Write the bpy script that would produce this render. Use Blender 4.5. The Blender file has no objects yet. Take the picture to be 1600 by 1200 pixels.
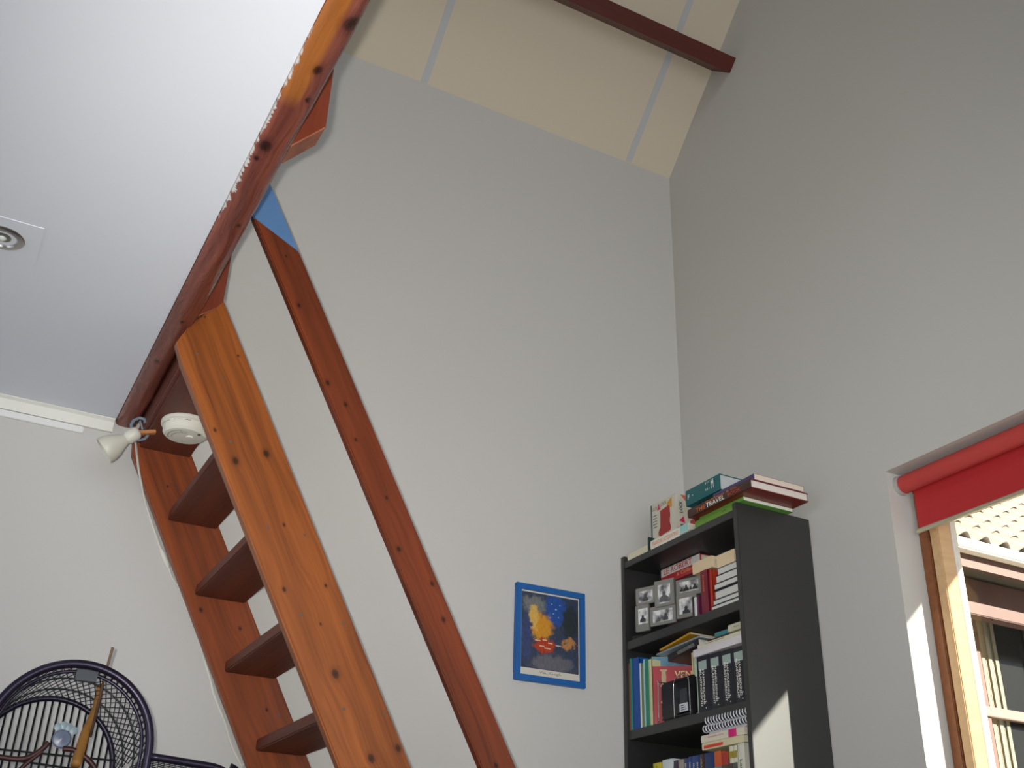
import bpy, bmesh, math, random
from mathutils import Vector, Matrix, Euler, noise
random.seed(7)
SC = bpy.context.scene
COL = SC.collection
PI = math.pi
H = 0.83                      # eye height above the floor

# ---------------------------------------------------------------- camera, world, sun, big lights, exposure
F = 1697.03
MW = Matrix(((0.88107154, 0.2420535, 0.40635334),
             (-0.47203134, 0.39551696, 0.78787864),
             (0.02998915, -0.88598896, 0.46273558)))     # picture frame (right, down, forward) -> room
CAM = Vector((0, 0, H))
cd = bpy.data.cameras.new('camera'); cam = bpy.data.objects.new('camera', cd); COL.objects.link(cam)
cd.sensor_fit = 'HORIZONTAL'; cd.sensor_width = 36.0; cd.lens = F / 1600 * 36.0
cd.clip_start = 0.02; cd.clip_end = 200
rm = Matrix((MW.col[0], -MW.col[1], -MW.col[2])).transposed().to_4x4()
cam.matrix_world = Matrix.Translation(CAM) @ rm
SC.camera = cam

SC.view_settings.view_transform = 'Standard'
SC.view_settings.look = 'None'
SC.view_settings.gamma = 1.0
SC.view_settings.use_curve_mapping = False
SC.view_settings.exposure = 0.0

world = bpy.data.worlds.new('world'); SC.world = world; world.use_nodes = True
wb = world.node_tree.nodes['Background']
wb.inputs[0].default_value = (0.80, 0.89, 1.0, 1); wb.inputs[1].default_value = 0.85

SUN_DIR = Vector((-1.0, 2.2, -0.97)).normalized()        # the way the sunlight travels
sl = bpy.data.lights.new('sun', 'SUN'); sl.energy = 28.0; sl.angle = math.radians(0.6); sl.color = (1.0, 0.93, 0.80)
so = bpy.data.objects.new('sun', sl); COL.objects.link(so)
so.rotation_euler = SUN_DIR.to_track_quat('-Z', 'Y').to_euler(); so.location = (6, -8, 8)

def area(name, loc, target, sx, sy, power, color):
    l = bpy.data.lights.new(name, 'AREA'); l.shape = 'RECTANGLE'; l.size = sx; l.size_y = sy; l.energy = power; l.color = color
    o = bpy.data.objects.new(name, l); COL.objects.link(o); o.location = loc
    o.rotation_euler = (Vector(target) - Vector(loc)).to_track_quat('-Z', 'Z').to_euler()
    return o
# added fill lamps, no source seen: left below the loft, behind the camera, overhead
area('left_fill', (-2.85, 0.6, 1.15), (0.5, 1.2, 1.3), 3.2, 1.7, 18, (0.84, 0.91, 1.0))
area('rear_fill', (0.2, -2.1, 1.6), (0.4, 2.0, 1.9), 3.0, 2.0, 66, (0.88, 0.94, 1.0))  # added fill; the wall behind it has no window
area('upper_fill', (-1.2, -0.9, 5.1), (0.8, 2.0, 2.6), 1.8, 1.4, 50, (0.92, 0.96, 1.0))  # added fill from above; the roof has no opening here
# the camera's own flash, a little left of and above the lens; it fades towards the corners of the frame
fl = bpy.data.lights.new('camera_flash', 'SPOT'); fl.energy = 200; fl.shadow_soft_size = 0.012; fl.color = (1.0, 0.97, 0.92)
fl.spot_size = math.radians(79); fl.spot_blend = 1.0
fo = bpy.data.objects.new('camera_flash', fl); COL.objects.link(fo)
fo.matrix_world = Matrix.Translation(CAM + MW @ Vector((-0.030, -0.020, 0.01))) @ rm

# ---------------------------------------------------------------- helpers
def ray(px, py): return MW @ Vector((px - 800, py - 600, F))
def atX(px, py, X): d = ray(px, py); return CAM + d * (X / d.x)
def atY(px, py, Y): d = ray(px, py); return CAM + d * (Y / d.y)
def atZ(px, py, Z): d = ray(px, py); return CAM + d * ((Z - H) / d.z)

def lin(c):
    return tuple(((v/255)/12.92 if v/255 <= 0.04045 else ((v/255+0.055)/1.055)**2.4) for v in c[:3]) + (1,)

class N:
    """small node-tree helper"""
    def __init__(s, name):
        s.m = bpy.data.materials.new(name); s.m.use_nodes = True
        s.t = s.m.node_tree; s.b = s.t.nodes['Principled BSDF']; s.out = s.t.nodes['Material Output']
    def n(s, typ, **kw):
        x = s.t.nodes.new(typ)
        for k, v in kw.items(): setattr(x, k, v)
        return x
    def l(s, a, b): s.t.links.new(a, b)
    def val(s, sock, v):
        if hasattr(v, 'links'): s.l(v, sock)
        else: sock.default_value = v
    def math(s, op, a, b=0.0, c=None, clamp=False):
        x = s.n('ShaderNodeMath', operation=op, use_clamp=clamp)
        s.val(x.inputs[0], a); s.val(x.inputs[1], b)
        if c is not None: s.val(x.inputs[2], c)
        return x.outputs[0]
    def mix(s, f, a, b):
        x = s.n('ShaderNodeMix', data_type='RGBA'); s.val(x.inputs[0], f); s.val(x.inputs[6], a); s.val(x.inputs[7], b)
        return x.outputs[2]
    def coord(s, scale=(1, 1, 1), which='Object'):
        c = s.n('ShaderNodeTexCoord'); mp = s.n('ShaderNodeMapping'); s.l(c.outputs[which], mp.inputs[0])
        mp.inputs['Scale'].default_value = scale
        return mp.outputs[0]
    def noise(s, vec, scale, detail=3, rough=0.55, dist=0.0):
        x = s.n('ShaderNodeTexNoise'); s.l(vec, x.inputs['Vector']); x.inputs['Scale'].default_value = scale
        x.inputs['Detail'].default_value = detail; x.inputs['Roughness'].default_value = rough; x.inputs['Distortion'].default_value = dist
        return x.outputs[0]
    def ramp(s, f, stops):
        x = s.n('ShaderNodeValToRGB'); s.l(f, x.inputs[0]); e = x.color_ramp.elements
        while len(e) < len(stops): e.new(0.5)
        for i, (p, c) in enumerate(stops): e[i].position = p; e[i].color = c
        return x.outputs[0]
    def bump(s, h, strength, dist=0.01):
        x = s.n('ShaderNodeBump'); x.inputs['Strength'].default_value = strength; x.inputs['Distance'].default_value = dist
        s.l(h, x.inputs['Height']); s.l(x.outputs[0], s.b.inputs['Normal'])

_mc = {}
def flat(c, rough=0.55, metal=0.0, var=0.10, scale=30, spec=0.5, bump=0.0):
    """plain coloured surface with slight unevenness"""
    k = (tuple(c), rough, metal, var, scale, spec, bump)
    if k in _mc: return _mc[k]
    n = N('surface'); v = n.coord(); f = n.noise(v, scale, 3)
    a = lin(c); d = tuple(x*(1-var) for x in a[:3]) + (1,); b = tuple(min(1, x*(1+var)) for x in a[:3]) + (1,)
    n.l(n.mix(f, d, b), n.b.inputs['Base Color'])
    n.b.inputs['Roughness'].default_value = rough; n.b.inputs['Metallic'].default_value = metal
    n.b.inputs['Specular IOR Level'].default_value = spec
    if bump: n.bump(f, bump, 0.004)
    _mc[k] = n.m; return n.m

def plaster(name, c, bump=0.25, stain=0.03):
    n = N(name); v = n.coord(which='Object')
    f = n.noise(v, 1.3, 4); g = n.noise(v, 60, 3); h = n.noise(v, 7, 4)
    a = lin(c); d = tuple(x*(1-stain) for x in a[:3]) + (1,); b = tuple(min(1, x*(1+stain)) for x in a[:3]) + (1,)
    n.l(n.mix(f, d, b), n.b.inputs['Base Color']); n.b.inputs['Roughness'].default_value = 0.85
    n.b.inputs['Specular IOR Level'].default_value = 0.25
    hh = n.math('ADD', n.math('MULTIPLY', g, 0.4), h)
    n.bump(hh, bump, 0.003)
    return n.m

def wood(name, dark, light, knots=(), paint=None, vor=0.0, rough=0.38, fine=1.0, patch=None, screws=(), contrast=1.0):
    """pine: grain along local X, faces in local XY. knots / screws: (x, y, r) in local metres"""
    n = N(name)
    tc = n.n('ShaderNodeTexCoord'); sep = n.n('ShaderNodeSeparateXYZ'); n.l(tc.outputs['Object'], sep.inputs[0])
    x, y, z = sep.outputs
    low = n.coord((1.0, 4.0, 4.0)); wav = n.noise(low, 2.2, 2)
    # distance to the nearest knot
    dmin = None
    for kx, ky, kr in knots:
        dx = n.math('MULTIPLY', n.math('SUBTRACT', x, kx), 0.42/kr); dy = n.math('MULTIPLY', n.math('SUBTRACT', y, ky), 0.6/kr)
        dd = n.math('SQRT', n.math('ADD', n.math('MULTIPLY', dx, dx), n.math('MULTIPLY', dy, dy)))
        dmin = dd if dmin is None else n.math('MINIMUM', dmin, dd)
    if vor:
        vv = n.coord((4.2, 9.0, 2.0)); vo = n.n('ShaderNodeTexVoronoi'); n.l(vv, vo.inputs['Vector']); vo.inputs['Scale'].default_value = 1.0
        dd = n.math('MULTIPLY', vo.outputs['Distance'], 1.0/vor)
        dmin = dd if dmin is None else n.math('MINIMUM', dmin, dd)
    # grain
    yy = n.math('ADD', y, n.math('MULTIPLY', wav, 0.05))
    zz = n.math('ADD', z, n.math('MULTIPLY', wav, 0.03))
    if dmin is not None:
        pull = n.math('DIVIDE', 0.010, n.math('ADD', dmin, 0.8)); yy = n.math('ADD', yy, pull)
    cb = n.n('ShaderNodeCombineXYZ'); n.l(n.math('MULTIPLY', x, 1.2), cb.inputs[0]); n.l(n.math('MULTIPLY', yy, 38*fine), cb.inputs[1]); n.l(n.math('MULTIPLY', zz, 38*fine), cb.inputs[2])
    gr = n.noise(cb.outputs[0], 1.0, 3, 0.6); 
    cb2 = n.n('ShaderNodeCombineXYZ'); n.l(n.math('MULTIPLY', x, 4), cb2.inputs[0]); n.l(n.math('MULTIPLY', yy, 230), cb2.inputs[1]); n.l(n.math('MULTIPLY', zz, 230), cb2.inputs[2])
    g2 = n.noise(cb2.outputs[0], 1.0, 2)
    f = n.math('ADD', n.math('MULTIPLY', gr, 0.75), n.math('MULTIPLY', g2, 0.25))
    f = n.math('ADD', n.math('MULTIPLY', n.math('SUBTRACT', f, 0.5), 2.6*contrast), 0.5, clamp=True)
    col = n.mix(f, lin(dark), lin(light))
    blot = n.noise(n.coord((1.5, 6, 6)), 1.5, 3)
    blot = n.math('MULTIPLY', n.math('SUBTRACT', blot, 0.42), 2.2, clamp=True)
    mid = tuple((a*0.72+b*0.28)*0.92 for a, b in zip(lin(dark)[:3], lin(light)[:3])) + (1,)
    col = n.mix(n.math('MULTIPLY', blot, 0.55), col, mid)
    if patch:                                  # (x0, x1, y0, y1, colour): where the stain was left off
        px0, px1, py0, py1, pc = patch
        e = n.math('MULTIPLY', n.noise(n.coord((3, 18, 18)), 2.0, 3), 0.05)
        a = n.math('MULTIPLY', n.math('SUBTRACT', n.math('ADD', x, e), px0), 30, clamp=True)
        b = n.math('MULTIPLY', n.math('SUBTRACT', px1, n.math('ADD', x, e)), 30, clamp=True)
        c = n.math('MULTIPLY', n.math('SUBTRACT', n.math('ADD', y, n.math('MULTIPLY', e, 0.5)), py0), 120, clamp=True)
        d = n.math('MULTIPLY', n.math('SUBTRACT', py1, y), 120, clamp=True)
        k = n.math('MULTIPLY', n.math('MULTIPLY', a, b), n.math('MULTIPLY', c, d))
        col = n.mix(k, col, n.mix(f, tuple(v*0.62 for v in lin(pc)[:3]) + (1,), lin(pc)))
    if dmin is not None:
        k = n.ramp(dmin, [(0.0, (1, 1, 1, 1)), (0.35, (.8, .8, .8, 1)), (0.55, (.25, .25, .25, 1)), (1.0, (0, 0, 0, 1))])
        col = n.mix(k, col, tuple(v*0.22 for v in lin(dark)[:3]) + (1,))
    if paint:                                  # (edge y, colour, [(x, half length, width)]): brushed-over ceiling paint along one edge
        ey, pc, spots = paint; acc = None
        rag = n.math('SUBTRACT', n.noise(n.coord((30, 6, 1)), 2.0, 4, 0.7), 0.30)
        for sx, shl, sw in spots:
            tt = n.math('DIVIDE', n.math('SUBTRACT', x, sx), shl); env = n.math('SUBTRACT', 1.0, n.math('MULTIPLY', tt, tt), clamp=True)
            wv = n.math('MULTIPLY', env, sw); acc = wv if acc is None else n.math('MAXIMUM', acc, wv)
        lim = n.math('MULTIPLY', acc, n.math('MULTIPLY', rag, 3.0))
        kk = n.math('MULTIPLY', n.math('SUBTRACT', lim, n.math('SUBTRACT', y, ey)), 500, clamp=True)
        col = n.mix(n.math('MULTIPLY', kk, 0.92), col, lin(pc))
    if screws:
        smin = None
        for kx, ky, kr in screws:
            dx = n.math('SUBTRACT', x, kx); dy = n.math('SUBTRACT', y, ky)
            dd = n.math('DIVIDE', n.math('SQRT', n.math('ADD', n.math('MULTIPLY', dx, dx), n.math('MULTIPLY', dy, dy))), kr)
            smin = dd if smin is None else n.math('MINIMUM', smin, dd)
        k = n.math('LESS_THAN', smin, 1.0); col = n.mix(k, col, lin((86, 80, 74)))
    n.l(col, n.b.inputs['Base Color'])
    n.l(n.math('ADD', n.math('MULTIPLY', g2, 0.18), rough-0.09), n.b.inputs['Roughness'])
    n.b.inputs['Specular IOR Level'].default_value = 0.4
    n.bump(n.math('ADD', f, 0.0), 0.12, 0.002)
    return n.m

# ---- mesh helpers
def mesh_obj(name, bm, mat, parent=None, matrix=None, smooth=False):
    me = bpy.data.meshes.new(name); bmesh.ops.recalc_face_normals(bm, faces=bm.faces[:]); bm.to_mesh(me); bm.free()
    if mat is not None:
        for m in (mat if isinstance(mat, (list, tuple)) else [mat]): me.materials.append(m)
    if smooth:
        for p in me.polygons: p.use_smooth = True
    o = bpy.data.objects.new(name, me); COL.objects.link(o)
    if parent is not None: o.parent = parent
    if matrix is not None: o.matrix_basis = matrix
    return o

def auto_smooth(o, ang=35):
    me = o.data
    for p in me.polygons: p.use_smooth = True
    bm = bmesh.new(); bm.from_mesh(me)
    for e in bm.edges:
        if len(e.link_faces) == 2 and e.calc_face_angle(0) > math.radians(ang): e.smooth = False
    bm.to_mesh(me); bm.free()

def add_box(bm, x0, x1, y0, y1, z0, z1, bev=0.0, m=None):
    r = bmesh.ops.create_cube(bm, size=1.0)
    vs = r['verts']
    T = Matrix.Translation(((x0+x1)/2, (y0+y1)/2, (z0+z1)/2)) @ Matrix.Diagonal((x1-x0, y1-y0, z1-z0, 1))
    if m is not None: T = m @ T
    bmesh.ops.transform(bm, matrix=T, verts=vs)
    if bev:
        es = list({e for v in vs for e in v.link_edges})
        bmesh.ops.bevel(bm, geom=es, offset=bev, segments=2, affect='EDGES', clamp_overlap=True)
    return bm

def box(name, x0, x1, y0, y1, z0, z1, mat, parent=None, bev=0.0, origin=None):
    """box given in its parent's frame (room frame when it has none)"""
    bm = bmesh.new(); o = origin if origin is not None else Vector(((x0+x1)/2, (y0+y1)/2, z0))
    add_box(bm, x0-o[0], x1-o[0], y0-o[1], y1-o[1], z0-o[2], z1-o[2], bev)
    return mesh_obj(name, bm, mat, parent, Matrix.Translation(o))

def add_tube(bm, pts, r, seg=8, closed=False, cap=True):
    pts = [Vector(p) for p in pts]; n = len(pts); rings = []
    up = None
    for i, p in enumerate(pts):
        if closed: t = pts[(i+1) % n] - pts[i-1]
        else: t = pts[min(i+1, n-1)] - pts[max(i-1, 0)]
        t.normalize()
        if up is None:
            up = Vector((0, 0, 1)) if abs(t.z) < 0.9 else Vector((1, 0, 0))
        u = (up - t * up.dot(t)); 
        if u.length < 1e-6: u = t.orthogonal()
        u.normalize(); w = t.cross(u); up = u
        rr = r[i] if isinstance(r, (list, tuple)) else r
        rings.append([bm.verts.new(p + (u*math.cos(2*PI*k/seg) + w*math.sin(2*PI*k/seg))*rr) for k in range(seg)])
    m = n if closed else n-1
    for i in range(m):
        a, b = rings[i], rings[(i+1) % n]
        for k in range(seg): bm.faces.new((a[k], a[(k+1) % seg], b[(k+1) % seg], b[k]))
    if cap and not closed:
        bm.faces.new(rings[0][::-1]); bm.faces.new(rings[-1])
    return bm

def add_lathe(bm, prof, seg=32, m=None):
    rings = []
    for r, z in prof:
        if r < 1e-6: v = bm.verts.new((0, 0, z)); rings.append([v])
        else: rings.append([bm.verts.new((r*math.cos(2*PI*k/seg), r*math.sin(2*PI*k/seg), z)) for k in range(seg)])
    for a, b in zip(rings, rings[1:]):
        for k in range(seg):
            if len(a) == 1 and len(b) == 1: continue
            if len(a) == 1: bm.faces.new((a[0], b[(k+1) % seg], b[k]))
            elif len(b) == 1: bm.faces.new((a[k], a[(k+1) % seg], b[0]))
            else: bm.faces.new((a[k], a[(k+1) % seg], b[(k+1) % seg], b[k]))
    if m is not None: bmesh.ops.transform(bm, matrix=m, verts=[v for r in rings for v in r])
    return bm

def add_prism(bm, pts, axis, a, b):
    """extrude polygon pts (2D) along axis ('x','y','z') from a to b"""
    def P(p, t):
        if axis == 'y': return (p[0], t, p[1])
        if axis == 'x': return (t, p[0], p[1])
        return (p[0], p[1], t)
    va = [bm.verts.new(P(p, a)) for p in pts]; vb = [bm.verts.new(P(p, b)) for p in pts]
    bm.faces.new(va[::-1]); bm.faces.new(vb)
    for i in range(len(pts)): j = (i+1) % len(pts); bm.faces.new((va[i], va[j], vb[j], vb[i]))
    return bm

def thing(name, label, cat, loc=(0, 0, 0), rot=(0, 0, 0), group=None):
    o = bpy.data.objects.new(name, None); o.empty_display_size = 0.05; COL.objects.link(o)
    o.location = loc; o.rotation_euler = rot; o['label'] = label; o['category'] = cat
    if group: o['group'] = group
    return o
def tag(o, label, cat, group=None):
    o['label'] = label; o['category'] = cat
    if group: o['group'] = group
    return o
def structure(o): o['kind'] = 'structure'; return o

_txt = {}
def text_mesh(s, bold=0.0):
    k = (s, bold)
    if k in _txt: return _txt[k]
    cu = bpy.data.curves.new('lettering', 'FONT'); cu.body = s; cu.align_x = 'CENTER'; cu.align_y = 'CENTER'; cu.offset = bold; cu.resolution_u = 2
    ob = bpy.data.objects.new('lettering', cu); COL.objects.link(ob)
    dg = bpy.context.evaluated_depsgraph_get(); me = bpy.data.meshes.new_from_object(ob.evaluated_get(dg))
    bpy.data.objects.remove(ob); bpy.data.curves.remove(cu)
    xs = [v.co.x for v in me.vertices]; ys = [v.co.y for v in me.vertices]
    cx, cy = (min(xs)+max(xs))/2, (min(ys)+max(ys))/2; sx, sy = max(xs)-min(xs), max(ys)-min(ys)
    for v in me.vertices: v.co = Vector(((v.co.x-cx)/sx, (v.co.y-cy)/sy, 0))
    _txt[k] = me; return me
def lettering(s, mat, parent, origin, xdir, ydir, w, h, bold=0.01, name='title'):
    """flat print: centred at origin, w along xdir and h along ydir (parent frame)"""
    me = text_mesh(s, bold).copy(); me.materials.clear(); me.materials.append(mat)
    o = bpy.data.objects.new(name, me); COL.objects.link(o); o.parent = parent
    xd = Vector(xdir).normalized(); yd = Vector(ydir).normalized(); zd = xd.cross(yd)
    m = Matrix.Identity(4)
    for i in range(3): m[i][0] = xd[i]*w; m[i][1] = yd[i]*h; m[i][2] = zd[i]; m[i][3] = origin[i] + zd[i]*0.0006
    me.transform(m); return o

# ---------------------------------------------------------------- palette
WALL = plaster('wall_paint', (196, 194, 190)); WALL2 = plaster('gable_wall_paint', (190, 188, 183))
CEILW = plaster('loft_ceiling_paint', (222, 226, 235), 0.10, 0.02)
PANEL = plaster('roof_panel_paint', (204, 193, 174), 0.15, 0.04)
STRIP = plaster('joint_tape_paint', (182, 184, 186), 0.1, 0.02)
WHITE = flat((226, 226, 224), 0.5, var=0.03)
FLOOR = wood('floor_boards', (104, 94, 82), (132, 120, 104), fine=0.6)
DARKW = flat((28, 29, 29), 0.5)
GLOSSY_WHITE = flat((225, 224, 215), 0.35, var=0.02)

XR, YB, Zc, XO = 2.24, 2.958, H+1.278, 2.49
YF = -2.2; XL = -3.0
EAVE = H + 2.912; SL = 1.055               # eave height, slope of the roof (rise / run)
ridgeY = 0.4; ridgeZ = EAVE + SL*(YB-ridgeY)

# ---------------------------------------------------------------- the room shell
structure(box('floor', XL-0.1, XO, YF-0.1, YB+0.2, -0.12, 0.0, FLOOR))
structure(box('wall_back', XL-0.1, XR+0.36, YB, YB+0.2, 0.0, EAVE+0.25, WALL))
structure(box('wall_front', XL-0.1, XR+0.36, YF-0.15, YF, 0.0, EAVE, WALL))
# gable wall on the right with the window opening cut through its thickness
WY0, WY1, WZ0, WZ1 = 0.52, 2.021, 0.85, H+1.234
bm = bmesh.new()
def gz(y): return ridgeZ + 0.3 if False else EAVE + SL*(YB-y) if y > ridgeY else ridgeZ - SL*(ridgeY-y)
for y0, y1, z0f, z1f in ((WY1, YB, 0, None), (WY0, WY1, WZ1, None), (WY0, WY1, -1, WZ0), (YF, WY0, 0, None)):
    if z0f == -1: add_box(bm, XR, XO, y0, y1, 0, WZ0); continue
    ys = [y0] + ([ridgeY] if y0 < ridgeY < y1 else []) + [y1]
    add_prism(bm, [(y0, z0f)] + [(y, gz(y)+0.02) for y in ys] + [(y1, z0f)], 'x', XR, XO)
# soften the arrises of the plastered reveal
structure(mesh_obj('wall_right', bm, WALL2))
# left side: dwarf wall and lintel, unseen opening left between to let in fill light
structure(box('wall_left', XL-0.15, XL, YF, YB, 0.0, 0.3, WALL))
bm = bmesh.new(); add_prism(bm, [(YF, 2.25), (YF, gz(YF)+.02), (ridgeY, ridgeZ+.02), (YB, EAVE+.02), (YB, 2.25)], 'x', XL-0.15, XL)
structure(mesh_obj('wall_left_upper', bm, WALL))
# sloped ceiling: backing, board panels and joint tapes
root = bpy.data.objects.new('ceiling', None); COL.objects.link(root); root['kind'] = 'structure'
bm = bmesh.new()
def sl_quad(bm, x0, x1, ya, yb, off0, off1):
    """slab following the slope between ya and yb (ya > yb), off = offset below the slope plane"""
    nrm = Vector((0, -SL, -1)).normalized()
    for s in (0,):
        c = []
        for x in (x0, x1):
            for y in (ya, yb):
                p = Vector((x, y, EAVE + SL*(YB-y)))
                c.append((p + nrm*off0, p + nrm*off1))
        a = [bm.verts.new(c[i][0]) for i in (0, 1, 3, 2)]; b = [bm.verts.new(c[i][1]) for i in (0, 1, 3, 2)]
        bm.faces.new(a); bm.faces.new(b[::-1])
        for i in range(4): j = (i+1) % 4; bm.faces.new((a[i], b[i], b[j], a[j]))
sl_quad(bm, XL-0.1, XR+0.36, YB+0.25, ridgeY, -0.12, -0.012)
mesh_obj('backing', bm, PANEL, root)
bm = bmesh.new()
p0, p1 = (ridgeY, ridgeZ), (YF-0.2, gz(YF-0.2))
add_prism(bm, [p0, p1, (p1[0], p1[1]+0.12), (p0[0], p0[1]+0.16)], 'x', XL-0.1, XR+0.36)
mesh_obj('rear_slope', bm, PANEL, root)
seams = [-0.78, 0.165, 1.105, 2.032]; edges = [XL] + seams + [XR+0.001]
for a, b in zip(edges, edges[1:]):
    for ya, yb in ((YB+0.02, 1.72), (1.716, ridgeY)):
        bm = bmesh.new(); sl_quad(bm, a+0.001, b-0.001, ya, yb, -0.012, 0.0); mesh_obj('ceiling_panel', bm, PANEL, root)
for s in seams:
    bm = bmesh.new(); sl_quad(bm, s-0.014, s+0.014, YB-0.002, ridgeY, -0.006, 0.0015); mesh_obj('joint_tape', bm, STRIP, root)
# purlin running along the slope into the gable
PUR = wood('dark_red_stained_wood', (70, 26, 20), (98, 40, 30), rough=0.5, contrast=0.6)
A = Vector((2.485, H+3.193)); B = Vector((2.522, H+3.150)); u = Vector((1, -SL)).normalized(); nn = Vector((SL, 1)).normalized()
B = A + u*0.062; 
depth = 0.17
bm = bmesh.new(); Lp = XR - XL
poly = [A, B, B+nn*depth, A+nn*depth]
cen = sum(poly, Vector((0, 0)))/4
add_prism(bm, [(p.x-cen.x, p.y-cen.y) for p in poly], 'x', 0, Lp)
o = mesh_obj('roof_purlin', bm, PUR, None, Matrix.Translation((XL, cen.x, cen.y)))
tag(o, 'dark red-brown roof beam crossing under the sloped cream ceiling into the right wall', 'beam')
# loft floor seen from below: the flat white ceiling
XE = 0.281
root = structure(box('ceiling', XL, XE, YF, YB, Zc, Zc+0.03, CEILW))
structure(box('loft_floor', XL, 0.343, YF, YB, Zc+0.145, Zc+0.17, FLOOR))
# trim where the loft ceiling meets the back wall, and cable trunking under it
bm = bmesh.new(); add_prism(bm, [(YB, Zc), (YB, Zc-0.036), (YB-0.010, Zc-0.036), (YB-0.014, Zc-0.008), (YB-0.022, Zc-0.002), (YB-0.022, Zc)], 'x', XL, XE-0.002)
structure(mesh_obj('trim_1', bm, GLOSSY_WHITE))
structure(box('trim_2', XL, 0.205, YB-0.007, YB, Zc-0.056, Zc-0.037, WHITE, bev=0.0015))

# ---------------------------------------------------------------- loft edge beam
def beam():
    knots = []
    for px, py, r in ((414, 231, .014), (548, 42, .016), (496, 112, .010), (372, 355, .006), (245, 565, .008), (480, 160, .006), (400, 250, .006), (350, 440, .005), (284, 505, .006)):
        p = atZ(px, py, Zc-0.012); knots.append((-(p.y-YB), p.x-0.312, r))
    pw = YB - 1.44
    spots = []
    for px, py, l, w in ((497, 30, .10, .003), (466, 85, .12, .004), (440, 140, .22, .009), (405, 212, .16, .010), (368, 282, .16, .013), (345, 330, .10, .006), (310, 395, .08, .002), (282, 455, .06, .0015)):
        p = atZ(px, py, Zc); spots.append((YB - p.y, l, w))
    m = wood('weathered_red_beam_wood', (76, 32, 28), (146, 82, 66), knots=knots, rough=0.28, paint=(-0.032, (214, 212, 208), spots), patch=(pw, pw+0.9, -0.032, 0.008, (166, 100, 48)), contrast=1.15)
    n = 90; L = YB - YF; bm = bmesh.new(); rings = []
    prof = [(-0.031, 0.15), (-0.031, 0.006), (-0.028, -0.004), (-0.018, -0.009), (0.0, -0.011), (0.016, -0.009), (0.026, -0.003), (0.031, 0.006), (0.031, 0.15)]
    for i in range(n+1):
        x = L*i/n; ring = []
        for (y, z) in prof:
            d = 0.0
            if z < 0.1:
                d = noise.noise(Vector((x*5, y*20, 1.3)))*0.004 + noise.noise(Vector((x*19, y*40, 4.3)))*0.0018
            edge = 0.5 if abs(y) > 0.02 else 1
            ring.append(bm.verts.new((x, y + (d*0.9 if y > 0.0 else 0.0), z + (d*edge if y > -0.02 else 0.0))))
        rings.append(ring)
    for a, b in zip(rings, rings[1:]):
        for k in range(len(prof)-1): bm.faces.new((a[k], a[k+1], b[k+1], b[k]))
        bm.faces.new((a[-1], a[0], b[0], b[-1]))
    bm.faces.new(rings[0]); bm.faces.new(rings[-1][::-1])
    mt = Matrix(((0, 1, 0, 0.312), (-1, 0, 0, YB-0.001), (0, 0, 1, Zc), (0, 0, 0, 1)))
    o = mesh_obj('loft_edge_beam', bm, m, None, mt); auto_smooth(o, 50)
    tag(o, 'long rough red-brown wooden beam edging the white loft ceiling, ochre patch near the top', 'beam')
beam()

# ---------------------------------------------------------------- stair
YN, TH, YFR = 2.306, 0.030, 2.895
dirS = Vector((0.480, 0, -0.853)).normalized()             # down the stair
perp = Vector((0.853, 0, 0.480)).normalized()               # across a stringer, front/up side
def plank_matrix(origin, xd, yd):
    xd = Vector(xd).normalized(); yd = Vector(yd).normalized(); zd = xd.cross(yd)
    m = Matrix.Identity(4)
    for i in range(3): m[i][0] = xd[i]; m[i][1] = yd[i]; m[i][2] = zd[i]; m[i][3] = origin[i]
    return m
PINE_D, PINE_L = (94, 46, 18), (158, 88, 36)
stair = thing('loft_stair', 'steep open-tread pine stair stained orange-brown leaning up to the loft beam', 'stairs', (1.0, 2.6, 0.0))
def loc(px, py, Y, m):
    p = m.inverted() @ atY(px, py, Y); return p.x, p.y
SO = Vector((0.329, YN, H+1.186))                           # a point on the near stringer's back edge
SW = 0.152
def stringer(y0, y1, mat, top, rootm, label=None):
    """top: list of (s, t) outline points above; board runs down to the floor"""
    M0 = plank_matrix(SO + Vector((0, y0-YN, 0)), dirS, perp)
    inv = M0.inverted()
    def st(x, z): q = inv @ Vector((x, y0, z)); return (q.x, q.y)
    fl0 = SO.z/0.853*1.0
    t_floor = lambda t: (SO.z + perp.z*t)/(-dirS.z)
    pts = top + [(t_floor(SW), SW), (t_floor(0), 0)]
    bm = bmesh.new(); add_prism(bm, pts, 'z', 0, y1-y0)
    bmesh.ops.recalc_face_normals(bm, faces=bm.faces[:])
    es = [e for e in bm.edges if len({round(v.co.z, 4) for v in e.verts}) == 1]
    bmesh.ops.bevel(bm, geom=es, offset=0.004, segments=3, affect='EDGES')
    # local z must run towards +Y
    m = M0.copy()
    for i in range(3): m[i][2] = (0, 1, 0)[i]
    o = mesh_obj('stringer', bm, mat, stair, Matrix.Translation(-stair.location) @ m); auto_smooth(o, 40)
    return o, M0
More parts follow.
